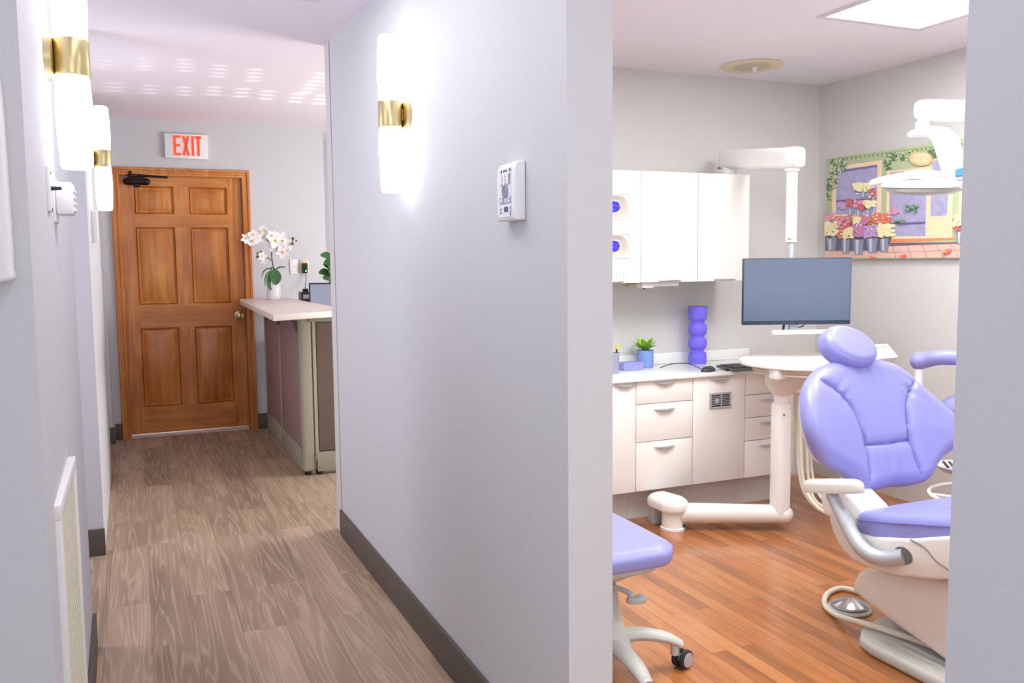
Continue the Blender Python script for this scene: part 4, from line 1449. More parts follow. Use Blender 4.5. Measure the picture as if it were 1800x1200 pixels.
bm = BM(); tube(bm, [mc + u * (-0.108) + w * 0.01 + Vector((0, 0, -mh / 2 - 0.038)), mc + u * 0.26 + w * 0.01 + Vector((0, 0, -mh / 2 - 0.036))], 0.011, 14, smooth=False, dome=True)
obj('handle_bar', bm, M['white'], t)
bm = BM(); tube(bm, [mc + u * (-0.06) + w * 0.015 + Vector((0, 0, -mh / 2 - 0.026)), mc + u * (-0.056) + w * 0.015 + Vector((0, 0, -mh / 2 + 0.004))], 0.006, 8, smooth=False)
tube(bm, [mc + u * 0.015 + w * 0.02 + Vector((0, 0, -mh / 2 - 0.016)), mc + u * 0.04 + w * 0.02 + Vector((0, 0, -mh / 2 - 0.008)), mc + u * 0.05 + w * 0.02 + Vector((0, 0, -mh / 2 + 0.01))], 0.003, 8)
obj('cable', bm, M['black'], t)
pb = aty(1386.5, 440, MY + 0.05)
pt_ = aty(1399, 300, MY + 0.05)
px_, py2 = pb.x + 0.012, MY + 0.05
zl = aty(1387, 425, py2).z
zh = aty(1398, 300, py2).z
bm = BM(); cyl(bm, (px_, py2, mc.z - 0.02), (px_, py2, zl + 0.03), 0.0185, seg=20)
box(bm, px_ - 0.05, px_ + 0.05, py2 - 0.02, py2 + 0.02, mc.z - 0.06, mc.z + 0.06, 0.004)
obj('inner_pole', bm, M['silver'], t)
bm = BM(); cyl(bm, (px_, py2, zl), (px_, py2, zh + 0.02), 0.027, seg=24)
cyl(bm, (px_, py2, zh - 0.004), (px_, py2, zh + 0.01), 0.036, seg=24)
obj('outer_pole', bm, M['white'], t)
bm = BM(); cyl(bm, (px_ - 0.028, py2 - 0.01, zl + 0.018), (px_ - 0.01, py2 - 0.02, zl + 0.018), 0.008, seg=10)
obj('clamp_screw', bm, M['steel'], t)
a0 = aty(1282, 280, 4.04)
zA0, zA1 = zh + 0.008, aty(1398, 258, py2).z
bm = BM()
ax = Vector((px_, py2, 0)) - Vector((a0.x, 4.04, 0))
la = ax.length
ux = ax.normalized()
vx = Vector((-ux.y, ux.x, 0))
zA0c = aty(1282, 297, 4.04).z
ring = []
for k in range(25):
    s = -0.07 + (la + 0.13) * k / 24
    e = min(1, math.sqrt(max(0, 1 - (max(0, (abs(s - la / 2) - (la / 2 + 0.02)) / 0.055)) ** 2)))
    e = max(e, 0.12)
    z0 = zA0c + (zA0 - zA0c) * min(1, max(0, s / la))
    hgt = 0.105
    sec = rrect(0.09 * e, hgt * (0.55 + 0.45 * e), 0.028 * e, 5)
    c = Vector((a0.x, 4.04, 0)) + ux * s
    ring.append([c + vx * p[0] + Vector((0, 0, z0 + hgt / 2 + p[1])) for p in sec])
loft(bm, ring)
obj('swing_arm', bm, M['white'], t)
bm = BM(); cyl(bm, (a0.x, 4.04, uz1 + 0.0008), (a0.x, 4.04, uz1 + 0.014), 0.062, seg=32)
cyl(bm, (a0.x, 4.04, uz1 + 0.012), (a0.x, 4.04, zA0c + 0.01), 0.04, seg=32)
obj('pivot_plate', bm, M['white'], t)
bm = BM(); c = Vector((a0.x, 4.04, zA0c + 0.01)) - ux * 0.055 - vx * 0.02
cyl(bm, c - vx * 0.02, c + vx * 0.02, 0.006, seg=10)
obj('lock_screw', bm, M['steel'], t)

# ------------------------------------------------------------------ delivery unit: base, floor arm, post, table, hoses
t = thing('delivery_unit', 'white delivery table on a post swung from a floor arm', 'delivery unit', (2.40, 3.61, 0))
bc = Vector((2.40, 3.60, 0))
bm = BM(); lathe(bm, [(0.062, 0.0008), (0.062, 0.012), (0.055, 0.016), (0.055, 0.13), (0.05, 0.135)], bc, (0, 0, 1), 32)
obj('base_column', bm, M['white'], t)
bm = BM()
cap = [(0.075 * math.cos(a), 0.075 * math.sin(a)) for a in np.linspace(-PI / 2, PI / 2, 16)] + [(-0.12, 0.06), (-0.145, 0.03), (-0.145, -0.03), (-0.12, -0.06)]
dirc = Vector((0.12, -1, 0)).normalized()
dirn = Vector((-dirc.y, dirc.x, 0))
cushion(bm, cap, bc + Vector((0, 0, 0.125)), dirc, dirn, 0.042, 0.06, 0.028, N_=72, K=14)
obj('base_cap', bm, M['white'], t)
bm = BM()
obox(bm, bc, dirc, dirn, (0, 0, 1), -0.135, -0.085, -0.05, 0.05, 0.0008, 0.13, 0.008)
obj('rear_foot', bm, M['silver'], t)
bm = BM(); cyl(bm, bc + Vector((0.03, -0.048, 0.025)), bc + Vector((0.036, -0.06, 0.025)), 0.007, seg=10)
obj('lock_screw', bm, M['rubber'], t)
post = Vector((2.86, 3.36, 0))
bm = BM(); tube(bm, [bc + Vector((0, 0, 0.082)), post + (post - bc).normalized() * 0.02 + Vector((0, 0, 0.082))], [0.05, 0.045], 24, smooth=False, dome=True)
obj('floor_arm', bm, M['white'], t)
ztab = 0.838
zpt = atx(1373, 708, 2.86).z
zpm = atx(1373, 693, 2.86).z
bm = BM()
sec = rrect(0.086, 0.086, 0.03, 6)
loft(bm, [[(post.x + p[0], post.y + p[1], z) for p in sec] for z in (0.09, zpt)])
obj('post', bm, M['white'], t)
bm = BM(); cyl(bm, (post.x, post.y, zpt - 0.02), (post.x, post.y, zpm + 0.03), 0.037, seg=24)
obj('inner_post', bm, M['white'], t)
pcx = atx(1371, 729, 2.82)
bm = BM(); cyl(bm, (post.x - 0.02, post.y - 0.042, pcx.z), (post.x - 0.022, post.y - 0.0465, pcx.z), 0.006, seg=10)
obj('lock_screw', bm, M['steel'], t)
bm = BM()
hd = Vector((3.02, 3.36, 0))
rings = []
for k, (s, a, b, off) in enumerate(((0, 0.045, 0.045, 0), (0.15, 0.07, 0.065, 0.01), (0.45, 0.11, 0.09, 0.03), (0.75, 0.125, 0.10, 0.045), (1.0, 0.13, 0.105, 0.05))):
    z = zpm + (ztab - 0.03 - zpm) * s
    rings.append([(post.x + off + p[0], post.y + p[1], z) for p in ellipse(a, b, 36)])
loft(bm, rings)
obj('funnel', bm, M['shell'], t)
bm = BM()
cushion(bm, ellipse(0.335, 0.325, 40), (hd.x, hd.y, ztab - 0.008), (1, 0, 0), (0, 1, 0), 0.008, 0.012, 0.018, N_=96, K=14)
obj('table_top', bm, M['white'], t)
bm = BM()
for dz in (0.0, 0.016):
    tube(bm, [(hd.x + 0.30 * math.cos(a), hd.y + 0.30 * math.sin(a), ztab - 0.036 - dz) for a in np.linspace(PI * 0.95, PI * 1.7, 14)], 0.005, 8, n=3)
obj('rim_rail', bm, mat('beige rail', (214, 204, 188), 0.4), t)
lk = atz(1346, 642, ztab - 0.02)
bm = BM(); obox(bm, (hd.x - 0.27, hd.y - 0.10, 0), (1, 0, 0), (0, 1, 0), (0, 0, 1), -0.03, 0.03, -0.03, 0.03, ztab - 0.07, ztab - 0.022, 0.006)
obj('tool_holder', bm, M['white'], t)
# control panel right of the table
cpn = aty(1550, 618, 3.2)
bm = BM()
uu = Vector((1, 0, 0)); vvv = Vector((0, 0.75, 0.66)).normalized()
cen = Vector((cpn.x - 0.03, 3.2, cpn.z))
prism(bm, rrect(0.2, 0.095, 0.012, 4), cen, uu, vvv, uu.cross(vvv), -0.03, 0.006, bev=0.004)
panel = obj('control_panel', bm, M['white'], t)
bm = BM(); prism(bm, [(-0.05, 0.018), (0.07, 0.018), (0.07, 0.03), (-0.05, 0.03)], cen, uu, vvv, uu.cross(vvv), 0.005, 0.0075)
obj('display', bm, mat('grey display', (176, 172, 164), 0.3), panel)
bm = BM()
for k in range(4):
    prism(bm, [(-0.04 + 0.03 * k, -0.02), (-0.025 + 0.03 * k, -0.02), (-0.025 + 0.03 * k, -0.01), (-0.04 + 0.03 * k, -0.01)], cen, uu, vvv, uu.cross(vvv), 0.005, 0.0075)
obj('buttons', bm, mat('pale grey key', (214, 212, 206), 0.4), panel)
bm = BM(); tube(bm, [(hd.x + 0.25, hd.y, ztab - 0.02), (cen.x, cen.y + 0.01, cen.z - 0.02)], 0.025, 12, smooth=False)
obj('panel_arm', bm, M['white'], t)
# hoses hanging from the table
hoses = [
    ([(1398, 690), (1401, 760), (1405, 830), (1416, 868), (1440, 895), (1475, 905)], 2.95, 0.009),
    ([(1404, 690), (1407, 760), (1410, 830), (1422, 872), (1450, 900), (1490, 908)], 2.93, 0.009),
    ([(1414, 700), (1418, 780), (1421, 840), (1432, 878), (1460, 896), (1490, 898)], 2.98, 0.008),
    ([(1424, 760), (1426, 820), (1436, 862), (1455, 884), (1470, 872), (1482, 835), (1487, 800)], 3.02, 0.007),
]
for pts, X, r in hoses:
    bm = BM()
    tube(bm, [atx(x, y, X) for x, y in pts], r, 10)
    obj('hose', bm, M['hose'], t)

# ------------------------------------------------------------------ dental chair
t = thing('dental_chair', 'periwinkle blue dental chair with pale grey base and armrest', 'dental chair', (2.47, 2.0, 0))
XC = 2.47
rec = math.radians(21)
P0 = Vector((XC, 2.342, 0.5))
bu = Vector((1, 0, 0))
bv = Vector((0, math.sin(rec), math.cos(rec)))
cxo = 0.018
outl = [(0.03, 0.477), (0.09, 0.473), (0.165, 0.45), (0.215, 0.408), (0.27, 0.338), (0.325, 0.266), (0.378, 0.18), (0.388, 0.14), (0.355, 0.108), (0.28, 0.078), (0.235, 0.045), (0.205, 0.012), (0.165, -0.006), (0.10, -0.010), (0.018, -0.004),
        (-0.06, -0.010), (-0.12, -0.002), (-0.155, 0.028), (-0.19, 0.058), (-0.25, 0.084), (-0.318, 0.122), (-0.35, 0.18), (-0.358, 0.25), (-0.338, 0.325), (-0.30, 0.382), (-0.25, 0.42), (-0.19, 0.45), (-0.12, 0.469), (-0.04, 0.477)]


def bend(Pn):
    x = Pn[:, 0] - cxo
    return 0.55 * x ** 2 - 0.0


def wr(Pn):
    x, y = Pn[:, 0] - cxo, Pn[:, 1]
    f = np.zeros(len(Pn))
    # gathers under the headrest, above the waist seam and in the lower panel
    f += 0.0022 * np.sin(x * 130) * np.exp(-((y - 0.43) / 0.035) ** 2) * np.exp(-(x / 0.11) ** 2)
    f += 0.0026 * np.sin(x * 105 + 1) * np.exp(-((y - 0.04) / 0.05) ** 2) * np.exp(-(x / 0.08) ** 2)
    for s in (-1, 1):
        f += 0.003 * np.sin((x * s * 80 + y * 110)) * np.exp(-(((x * s) - 0.165) / 0.035) ** 2 - ((y - 0.345) / 0.05) ** 2)
    return f


def seamL(s):
    return open_spline([(cxo + s * 0.255, 0.395), (cxo + s * 0.19, 0.355), (cxo + s * 0.135, 0.29), (cxo + s * 0.112, 0.21), (cxo + s * 0.105, 0.15), (cxo + s * 0.112, 0.08), (cxo + s * 0.125, 0.015)])


gro = [(seamL(1), 0.014, 0.0055), (seamL(-1), 0.014, 0.0055), (np.array([(cxo - 0.104, 0.152), (cxo, 0.148), (cxo + 0.104, 0.152)]), 0.013, 0.005)]
bm = BM()
cushion(bm, outl, P0, bu, bv, 0.045, 0.05, 0.03, gro, wr, bend, N_=200, K=64, centre=(cxo, 0.23), crown=0.015)
back = obj('backrest', bm, M['leather'], t, angle=60)
bm = BM()
# pale rear shell of the backrest
sh = [(cxo + (a) * 0.95, 0.22 + (b - 0.22) * 0.96) for a, b in [(x - cxo, y) for x, y in outl]]
O = closed_spline(sh, 120)
n_b = bu.cross(bv)
rings = []
for ins, dep in ((0.97, -0.028), (0.985, -0.04), (0.96, -0.055), (0.8, -0.075), (0.3, -0.085)):
    Q = np.array([cxo, 0.23]) + ins * (O - np.array([cxo, 0.23]))
    bz = bend(Q)
    rings.append([P0 + bu * q[0] + bv * q[1] + n_b * (dep + z) for q, z in zip(Q, bz)])
loft(bm, rings, True, True)
obj('back_shell', bm, M['shell'], t)
# headrest
rh = math.radians(38)
hv = Vector((0, math.sin(rh), math.cos(rh)))
hc0 = P0 + bu * (-0.036) + bv * 0.52 + n_b * 0.035
rot = math.radians(-20)
bm = BM()
cushion(bm, ellipse(0.112, 0.086, 32, rot), hc0, bu, hv, 0.034, 0.03, 0.04, (), None, None, N_=96, K=24, crown=0.004, edge_seam=(0.012, 0.002, 0.004))
obj('headrest', bm, M['leather'], t, angle=60)
bm = BM(); obox(bm, P0 + bu * 0.02, bu, bv, n_b, -0.035, 0.035, 0.38, 0.52, -0.03, -0.005, 0.008)
obj('headrest_bar', bm, M['silver'], t)
# seat: slopes up towards the feet
sl = 0.22
su = Vector((1, 0, 0))
sv = Vector((0, 1, -sl)).normalized()     # towards the back
S0 = Vector((XC + 0.02, 1.83, 0.548))
bm = BM()
sout = [(-0.27, -0.62), (-0.275, -0.3), (-0.275, 0.0), (-0.275, 0.33), (-0.262, 0.405), (-0.20, 0.44), (-0.1, 0.45), (0.0, 0.45), (0.1, 0.45), (0.20, 0.44), (0.262, 0.405), (0.275, 0.33), (0.275, 0.0), (0.275, -0.3), (0.27, -0.62), (0.2, -0.67), (0.0, -0.68), (-0.2, -0.67)]
S1 = S0 + Vector((0, 0, -0.03))


def swr(Pn):
    x, y = Pn[:, 0], Pn[:, 1]
    f = 0.003 * np.sin(y * 100 + x * 30) * np.exp(-((x + 0.11) / 0.05) ** 2 - ((y - 0.02) / 0.12) ** 2)
    return f


sg = [(open_spline([(-0.12, 0.40), (-0.10, 0.25), (-0.12, 0.08), (-0.09, -0.1), (-0.11, -0.4)]), 0.007, 0.006), (open_spline([(0.12, 0.40), (0.10, 0.25), (0.12, 0.08), (0.09, -0.1), (0.11, -0.4)]), 0.007, 0.006)]
cushion(bm, sout, S1, su, sv, 0.032, 0.035, 0.075, sg, swr, None, N_=200, K=40, centre=(0, -0.1), crown=0.012, edge_seam=None)
seat = obj('seat', bm, M['leather'], t, angle=60)
bm = BM()
O = closed_spline(sout, 160)
n_s = su.cross(sv)
tube(bm, [S1 + su * q[0] * 0.999 + sv * (q[1]) + n_s * 0.006 for q in np.vstack([O, O[:1]])], 0.0035, 6, smooth=False)
obj('piping', bm, mat('periwinkle piping', (120, 118, 200), 0.4), seat)
# shell under the seat (side view outline in Y, Z)
XS0, XS1 = XC - 0.27, XC + 0.31
def yz(px, py, X):
    p = atx(px, py, X)
    return (p.y, p.z)
shell_px = [(1457, 897), (1456, 912), (1462, 935), (1475, 960), (1495, 983), (1530, 1000), (1580, 1013), (1640, 1019), (1700, 1019)]
tops = [(1700, 940), (1600, 947), (1530, 944), (1500, 935), (1480, 910), (1468, 893)]
poly = [yz(x, y, XS0) for x, y in shell_px] + [yz(x, y, XS0) for x, y in tops]
poly = [(p[0], p[1]) for p in poly]
# carry the shape on towards the feet
ylast = poly[8][0]
bm = BM()
prism(bm, poly, (0, 0, 0), (0, 1, 0), (0, 0, 1), (1, 0, 0), XS0, XS0 + 0.05, bev=0.012)
y_f, zb_f, zt_f = poly[8][0], poly[8][1], poly[9][1]
yr = 2.24
prism(bm, [(yr, 0.30), (2.1, 0.285), (y_f, zb_f + 0.005), (y_f, zt_f - 0.01), (yr, 0.385)], (0, 0, 0), (0, 1, 0), (0, 0, 1), (1, 0, 0), XS0 + 0.03, XS1, bev=0.012)
box(bm, XS0, XS1, 1.25, y_f + 0.004, zb_f, zt_f, 0.012)
obj('seat_shell', bm, M['shell'], t, angle=40)
g1 = [atx(x, y, XS0 - 0.001) for x, y in ((1600, 948), (1625, 962), (1645, 985), (1668, 1002))]
bm = BM(); tube(bm, g1, 0.002, 6)
obj('shell_joint', bm, mat('shadow joint', (130, 124, 116), 0.7), t)
# link between seat and backrest
bm = BM()
prism(bm, [(2.20, 0.40), (2.42, 0.40), (2.45, 0.50), (2.40, 0.53), (2.33, 0.52), (2.24, 0.47)], (0, 0, 0), (0, 1, 0), (0, 0, 1), (1, 0, 0), XC - 0.215, XC - 0.085, bev=0.015)
obj('back_link', bm, M['white'], t)
# armrest
ax0 = XC - 0.30
pa, pb_ = atx(1416, 851, ax0), atx(1515, 853, ax0)
bm = BM()
uy = (pb_ - pa).normalized()
ctr = (pa + pb_) / 2
ux_ = Vector((1, 0, 0))
nn = uy.cross(ux_)
if nn.z < 0:
    uy = -uy; nn = -nn
la_ = (pb_ - pa).length / 2
pl = [(la_ * math.copysign(abs(math.cos(a)) ** 0.6, math.cos(a)), 0.03 * math.copysign(abs(math.sin(a)) ** 0.7, math.sin(a))) for a in np.linspace(0, 2 * PI, 40, endpoint=False)]
cushion(bm, pl, ctr, uy, ux_, 0.022, 0.035, 0.026, N_=80, K=12) if uy.cross(ux_).z > 0 else cushion(bm, [(p[1], p[0]) for p in pl], ctr, ux_, uy, 0.022, 0.035, 0.026, N_=80, K=12)
arm = obj('armrest', bm, M['shell'], t)
bm = BM()
path = [atx(1462, 868, ax0 + 0.005), atx(1476, 895, ax0), atx(1496, 935, ax0 - 0.005), atx(1514, 962, ax0 - 0.008), atx(1535, 977, ax0), atx(1560, 981, ax0 + 0.015), atx(1590, 977, XS0 + 0.004)]
tube(bm, path, [0.021, 0.023, 0.025, 0.026, 0.026, 0.025, 0.024], 20)
obj('arm_tube', bm, M['silver'], t)
rc_ = atx(1588, 976, XS0)
bm = BM(); prism(bm, ellipse(0.036, 0.027, 24), (XS0 - 0.002, rc_.y, rc_.z), (0, 1, 0), (0, 0, 1), (1, 0, 0), 0, 0.006)
obj('arm_socket', bm, mat('dark grey socket', (110, 108, 106), 0.6), t)
# lifting link (slanting down towards the feet)
XL0, XL1 = XC - 0.20, XC + 0.24
lp = [(1503, 1003), (1497, 1020), (1490, 1038), (1560, 1092), (1664, 1168), (1720, 1208), (1745, 1150), (1740, 1080), (1700, 1045), (1660, 1020), (1600, 1003), (1560, 1000)]
poly = [yz(x, y, XL0) for x, y in lp]
bm = BM()
prism(bm, poly, (0, 0, 0), (0, 1, 0), (0, 0, 1), (1, 0, 0), XL0, XL1, bev=0.03)
obj('lift_arm', bm, M['shell'], t, angle=40)
bm = BM()
b0, b1 = atx(1528, 998, XL0 + 0.02), atx(1560, 1012, XL0 + 0.02)
box(bm, XL0 + 0.012, XL0 + 0.2, b1.y, b0.y, b1.z - 0.005, b0.z + 0.01, 0.004)
obj('hinge_block', bm, M['white'], t)
bm = BM()
q0 = atx(1585, 1011, XC)
for k in range(3):
    cyl(bm, (XC - 0.06, q0.y - 0.03 * k + 0.02, 0.30), (XC + 0.06, q0.y - 0.03 * k + 0.02, 0.30), 0.011, seg=14)
obj('cable_bundle', bm, mat('ochre cable', (200, 150, 70), 0.4, metal=0.2), t)
# base plate
bm = BM()
bpoly = [(-0.27, -0.85), (-0.27, 0.25), (-0.255, 0.31), (-0.2, 0.36), (-0.1, 0.40), (0.12, 0.40), (0.22, 0.36), (0.28, 0.28), (0.28, -0.85)]
prism(bm, bpoly, (XC, 1.88, 0), (1, 0, 0), (0, 1, 0), (0, 0, 1), 0.0008, 0.045, bev=0.015)
basep = obj('base_plate', bm, M['base_grey'], t, angle=40)
bm = BM()
for x in (-0.20, -0.165):
    tube(bm, [(XC + x, 2.08, 0.043), (XC + x, 1.3, 0.043)], 0.008, 10, smooth=False, dome=True)
obj('rib', bm, M['base_grey'], basep)
bm = BM(); box(bm, XC - 0.1, XC + 0.1, 1.3, 2.2, 0.04, 0.16, 0.02)
obj('pedestal', bm, M['base_grey'], t)

# foot control
fc = atz(1494, 1058, 0.03)
t = thing('foot_pedal', 'round steel foot control with looped hose beside chair base', 'foot pedal', (fc.x, fc.y, 0))
bm = BM(); lathe(bm, [(0.078, 0.0008), (0.08, 0.006), (0.076, 0.012), (0.06, 0.014)], (fc.x, fc.y, 0), (0, 0, 1), 40)
obj('pedal_base', bm, M['grey_pl'], t)
bm = BM(); lathe(bm, [(0.062, 0.012), (0.068, 0.018), (0.066, 0.026), (0.05, 0.034), (0.02, 0.047), (0.004, 0.05)], (fc.x, fc.y, 0), (0, 0, 1), 40)
obj('pedal_disc', bm, mat('polished steel', (200, 198, 196), 0.18, metal=1.0), t)
loopp = [(1520, 1044), (1495, 1036), (1475, 1034), (1456, 1042), (1449, 1056), (1455, 1070), (1475, 1083), (1510, 1093), (1545, 1103), (1590, 1118), (1650, 1139)]
bm = BM(); tube(bm, [atz(x, y, z) for (x, y), z in zip(loopp, (0.012, 0.012, 0.012, 0.012, 0.012, 0.012, 0.02, 0.06, 0.062, 0.062, 0.062))], 0.0105, 12)
obj('hose', bm, M['hose'], t)

# ------------------------------------------------------------------ operator stool (bottom left of the room)
hub = Vector((1.33, 2.40, 0))
t = thing('operator_stool', 'blue topped stool on grey casters at the near wall edge', 'stool', hub)
bm = BM()
zs_ = 0.47
# saddle-like seat: tapered towards the right
so = rrect(0.45, 0.48, 0.085, 5, 0, 0.0)
so = [(p[0] + 0.02 * math.cos(p[1] * 6) * (p[0] > 0), p[1]) for p in so]
su_, sv_ = Vector((1, 0, 0)), Vector((0, 1, 0))
SC = Vector((1.275, 2.44, 0.425))
cushion(bm, so, SC, su_, sv_, 0.03, 0.04, 0.03, N_=120, K=24, crown=0.015, edge_seam=(0.012, 0.0025, 0.004))
obj('seat', bm, M['leather'], t, angle=60)
bm = BM(); prism(bm, [(p[0] * 0.84, p[1] * 0.84) for p in so], SC + Vector((0, 0, -0.058)), su_, sv_, (0, 0, 1), 0, 0.026, bev=0.01)
obj('seat_pan', bm, M['base_grey'], t)
bm = BM()
rings = []
for s, a in ((0, 0.15), (0.5, 0.11), (1, 0.05)):
    rings.append([hub + su_ * p[0] + sv_ * p[1] + Vector((0, 0, 0.367 - 0.06 * s)) for p in ellipse(a, a * 0.9, 24)])
loft(bm, rings)
obj('mechanism', bm, M['base_grey'], t)
bm = BM(); cyl(bm, hub + Vector((0, 0, 0.12)), hub + Vector((0, 0, 0.34)), 0.022, seg=20)
obj('gas_lift', bm, M['silver'], t)
bm = BM(); lathe(bm, [(0.09, 0.075), (0.10, 0.10), (0.08, 0.14), (0.062, 0.2), (0.052, 0.28), (0.046, 0.30)], hub, (0, 0, 1), 28)
obj('column_cover', bm, mat('grey column cover', (196, 198, 194), 0.4, var=0.08, vscale=25), t)
lv = aty(1112, 1050, 2.30)
bm = BM(); tube(bm, [SC + Vector((-0.01, -0.02, -0.10)), lv + Vector((-0.02, 0.02, 0.02)), lv], [0.007, 0.008, 0.012], 10, n=4)
cushion(bm, ellipse(0.035, 0.022, 20, 0.3), lv + Vector((0.012, -0.004, -0.004)), (0.92, -0.39, 0), (0.39, 0.92, 0), 0.012, 0.02, 0.01, N_=40, K=8)
obj('lever', bm, M['grey_pl'], t)
c1 = atz(1196, 1172, 0)
ang0 = math.atan2(c1.y - hub.y, c1.x - hub.x)
LR = 0.275
for k in range(5):
    a = ang0 + 2 * PI * k / 5
    e = Vector((math.cos(a), math.sin(a), 0))
    n2 = Vector((-e.y, e.x, 0))
    bm = BM()
    tube(bm, [hub + e * 0.03 + Vector((0, 0, 0.115)), hub + e * 0.12 + Vector((0, 0, 0.122)), hub + e * 0.21 + Vector((0, 0, 0.105)), hub + e * (LR - 0.01) + Vector((0, 0, 0.078))], [0.038, 0.033, 0.028, 0.021], 16, flat=(0.62, (0, 0, 1)))
    tube(bm, [hub + e * (LR - 0.03) + Vector((0, 0, 0.098)), hub + e * (LR - 0.03) + Vector((0, 0, 0.045))], 0.015, 12, smooth=False)
    leg = obj('leg', bm, M['base_grey'], t)
    cc_ = hub + e * (LR - 0.005) + Vector((0, 0, 0.031))
    wd = n2 if k else (n2 * 0.8 - e * 0.6).normalized()
    bm = BM()
    for s in (-1, 1):
        lathe(bm, [(0.026, -0.009), (0.0305, -0.006), (0.0305, 0.006), (0.026, 0.009)], cc_ + wd * (0.015 * s), wd, 28)
    cas = obj('caster', bm, M['rubber'], leg)
    bm = BM()
    for s in (-1, 1):
        lathe(bm, [(0.024, 0.0085 * s), (0.0235, 0.0105 * s), (0.004, 0.0115 * s)], cc_ + wd * (0.015 * s), wd, 24)
    lathe(bm, [(0.014, -0.006), (0.014, 0.006)], cc_, wd, 16)
    o_ = obj('caster_hub', bm, M['grey_pl'], leg)

# ------------------------------------------------------------------ assistant stool behind the chair
ah = Vector((3.46, 2.70, 0))
t = thing('assistant_stool', 'blue stool with padded curved arm behind the dental chair', 'stool', ah)
zsa = 0.70
bm = BM()
cushion(bm, ellipse(0.2, 0.2, 32), ah + Vector((0, 0, zsa - 0.05)), (1, 0, 0), (0, 1, 0), 0.05, 0.06, 0.03, N_=96, K=16, crown=0.01)
obj('seat', bm, M['leather'], t, angle=60)
bm = BM(); cyl(bm, ah + Vector((0, 0, 0.1)), ah + Vector((0, 0, zsa - 0.08)), 0.025, seg=20)
obj('gas_lift', bm, M['silver'], t)
bm = BM()
rr_ = 0.235
tube(bm, [(ah.x + rr_ * math.cos(a), ah.y + rr_ * math.sin(a), 0.26) for a in np.linspace(0, 2 * PI, 49)], 0.009, 10, smooth=False)
ringo = obj('foot_ring', bm, M['white'], t)
bm = BM()
for k in range(3):
    a = PI * 0.8 + 2 * PI * k / 3
    tube(bm, [(ah.x + rr_ * math.cos(a), ah.y + rr_ * math.sin(a), 0.26), (ah.x, ah.y, 0.24)], 0.007, 8, smooth=False)
obj('spoke', bm, M['white'], ringo)
for k in range(5):
    a = 0.4 + 2 * PI * k / 5
    e = Vector((math.cos(a), math.sin(a), 0))
    n2 = Vector((-e.y, e.x, 0))
    bm = BM()
    tube(bm, [ah + e * 0.02 + Vector((0, 0, 0.11)), ah + e * 0.15 + Vector((0, 0, 0.10)), ah + e * 0.26 + Vector((0, 0, 0.075))], [0.026, 0.022, 0.016], 12, flat=(0.62, (0, 0, 1)))
    tube(bm, [ah + e * 0.25 + Vector((0, 0, 0.085)), ah + e * 0.25 + Vector((0, 0, 0.045))], 0.013, 10, smooth=False)
    leg = obj('leg', bm, M['base_grey'], t)
    bm = BM()
    for s in (-1, 1):
        lathe(bm, [(0.026, -0.009), (0.0305, -0.006), (0.0305, 0.006), (0.026, 0.009)], ah + e * 0.26 + Vector((0, 0, 0.031)) + n2 * (0.015 * s), n2, 20)
    obj('caster', bm, M['rubber'], leg)
# curved arm pad and its post
A0, A1, A2 = atx(1616, 634, 3.27), atx(1652, 628, 3.30), atx(1690, 629, 3.36)
bm = BM()
tube(bm, [A0, A0 * 0.6 + A1 * 0.4, A1, A2, A2 + Vector((0.12, -0.1, 0.0)), A2 + Vector((0.25, -0.05, 0))], [0.042, 0.036, 0.034, 0.034, 0.034, 0.034], 20, dome=True, flat=None)
obj('arm_pad', bm, M['leather'], t, angle=60)
bm = BM()
tube(bm, [(A0.x + 0.0, A0.y, A0.z - 0.03), (A0.x + 0.0, A0.y - 0.005, 0.62), (A0.x + 0.05, A0.y - 0.06, 0.575), (ah.x, ah.y, 0.57)], [0.02, 0.018, 0.018, 0.018], 14, n=5)
obj('arm_post', bm, M['white'], t)
# small tray on a pole beside it
tp = atx(1674, 826, 2.98)
tc = Vector((tp.x + 0.03, tp.y - 0.035, tp.z))
t = thing('instrument_stand', 'pale oval tray with small instruments behind the dental chair', 'instrument tray', (tc.x, tc.y, 0))
bm = BM(); lathe(bm, [(0.004, 0.0), (0.09, 0.0), (0.105, 0.012), (0.108, 0.022), (0.104, 0.022), (0.09, 0.014), (0.004, 0.012)], tc, (0, 0, 1), 36)
obj('tray', bm, M['dust'], t)
bm = BM(); cyl(bm, (tc.x + 0.05, tc.y - 0.05, 0.01), (tc.x + 0.05, tc.y - 0.05, tc.z + 0.002), 0.011, seg=14)
lathe(bm, [(0.09, 0.0008), (0.09, 0.012), (0.02, 0.02)], (tc.x + 0.05, tc.y - 0.05, 0), (0, 0, 1), 24)
obj('pole', bm, M['silver'], t)
for k, (dx, dyy, m_) in enumerate(((-0.06, 0.03, M['brown']), (-0.04, 0.02, M['leaf_dark']), (-0.02, -0.0, M['steel']))):
    bm = BM(); tube(bm, [tc + Vector((dx, dyy, 0.016)), tc + Vector((dx - 0.012, dyy + 0.012, 0.036))], 0.005, 8, smooth=False, dome=True)
    obj('instrument', bm, m_, t)

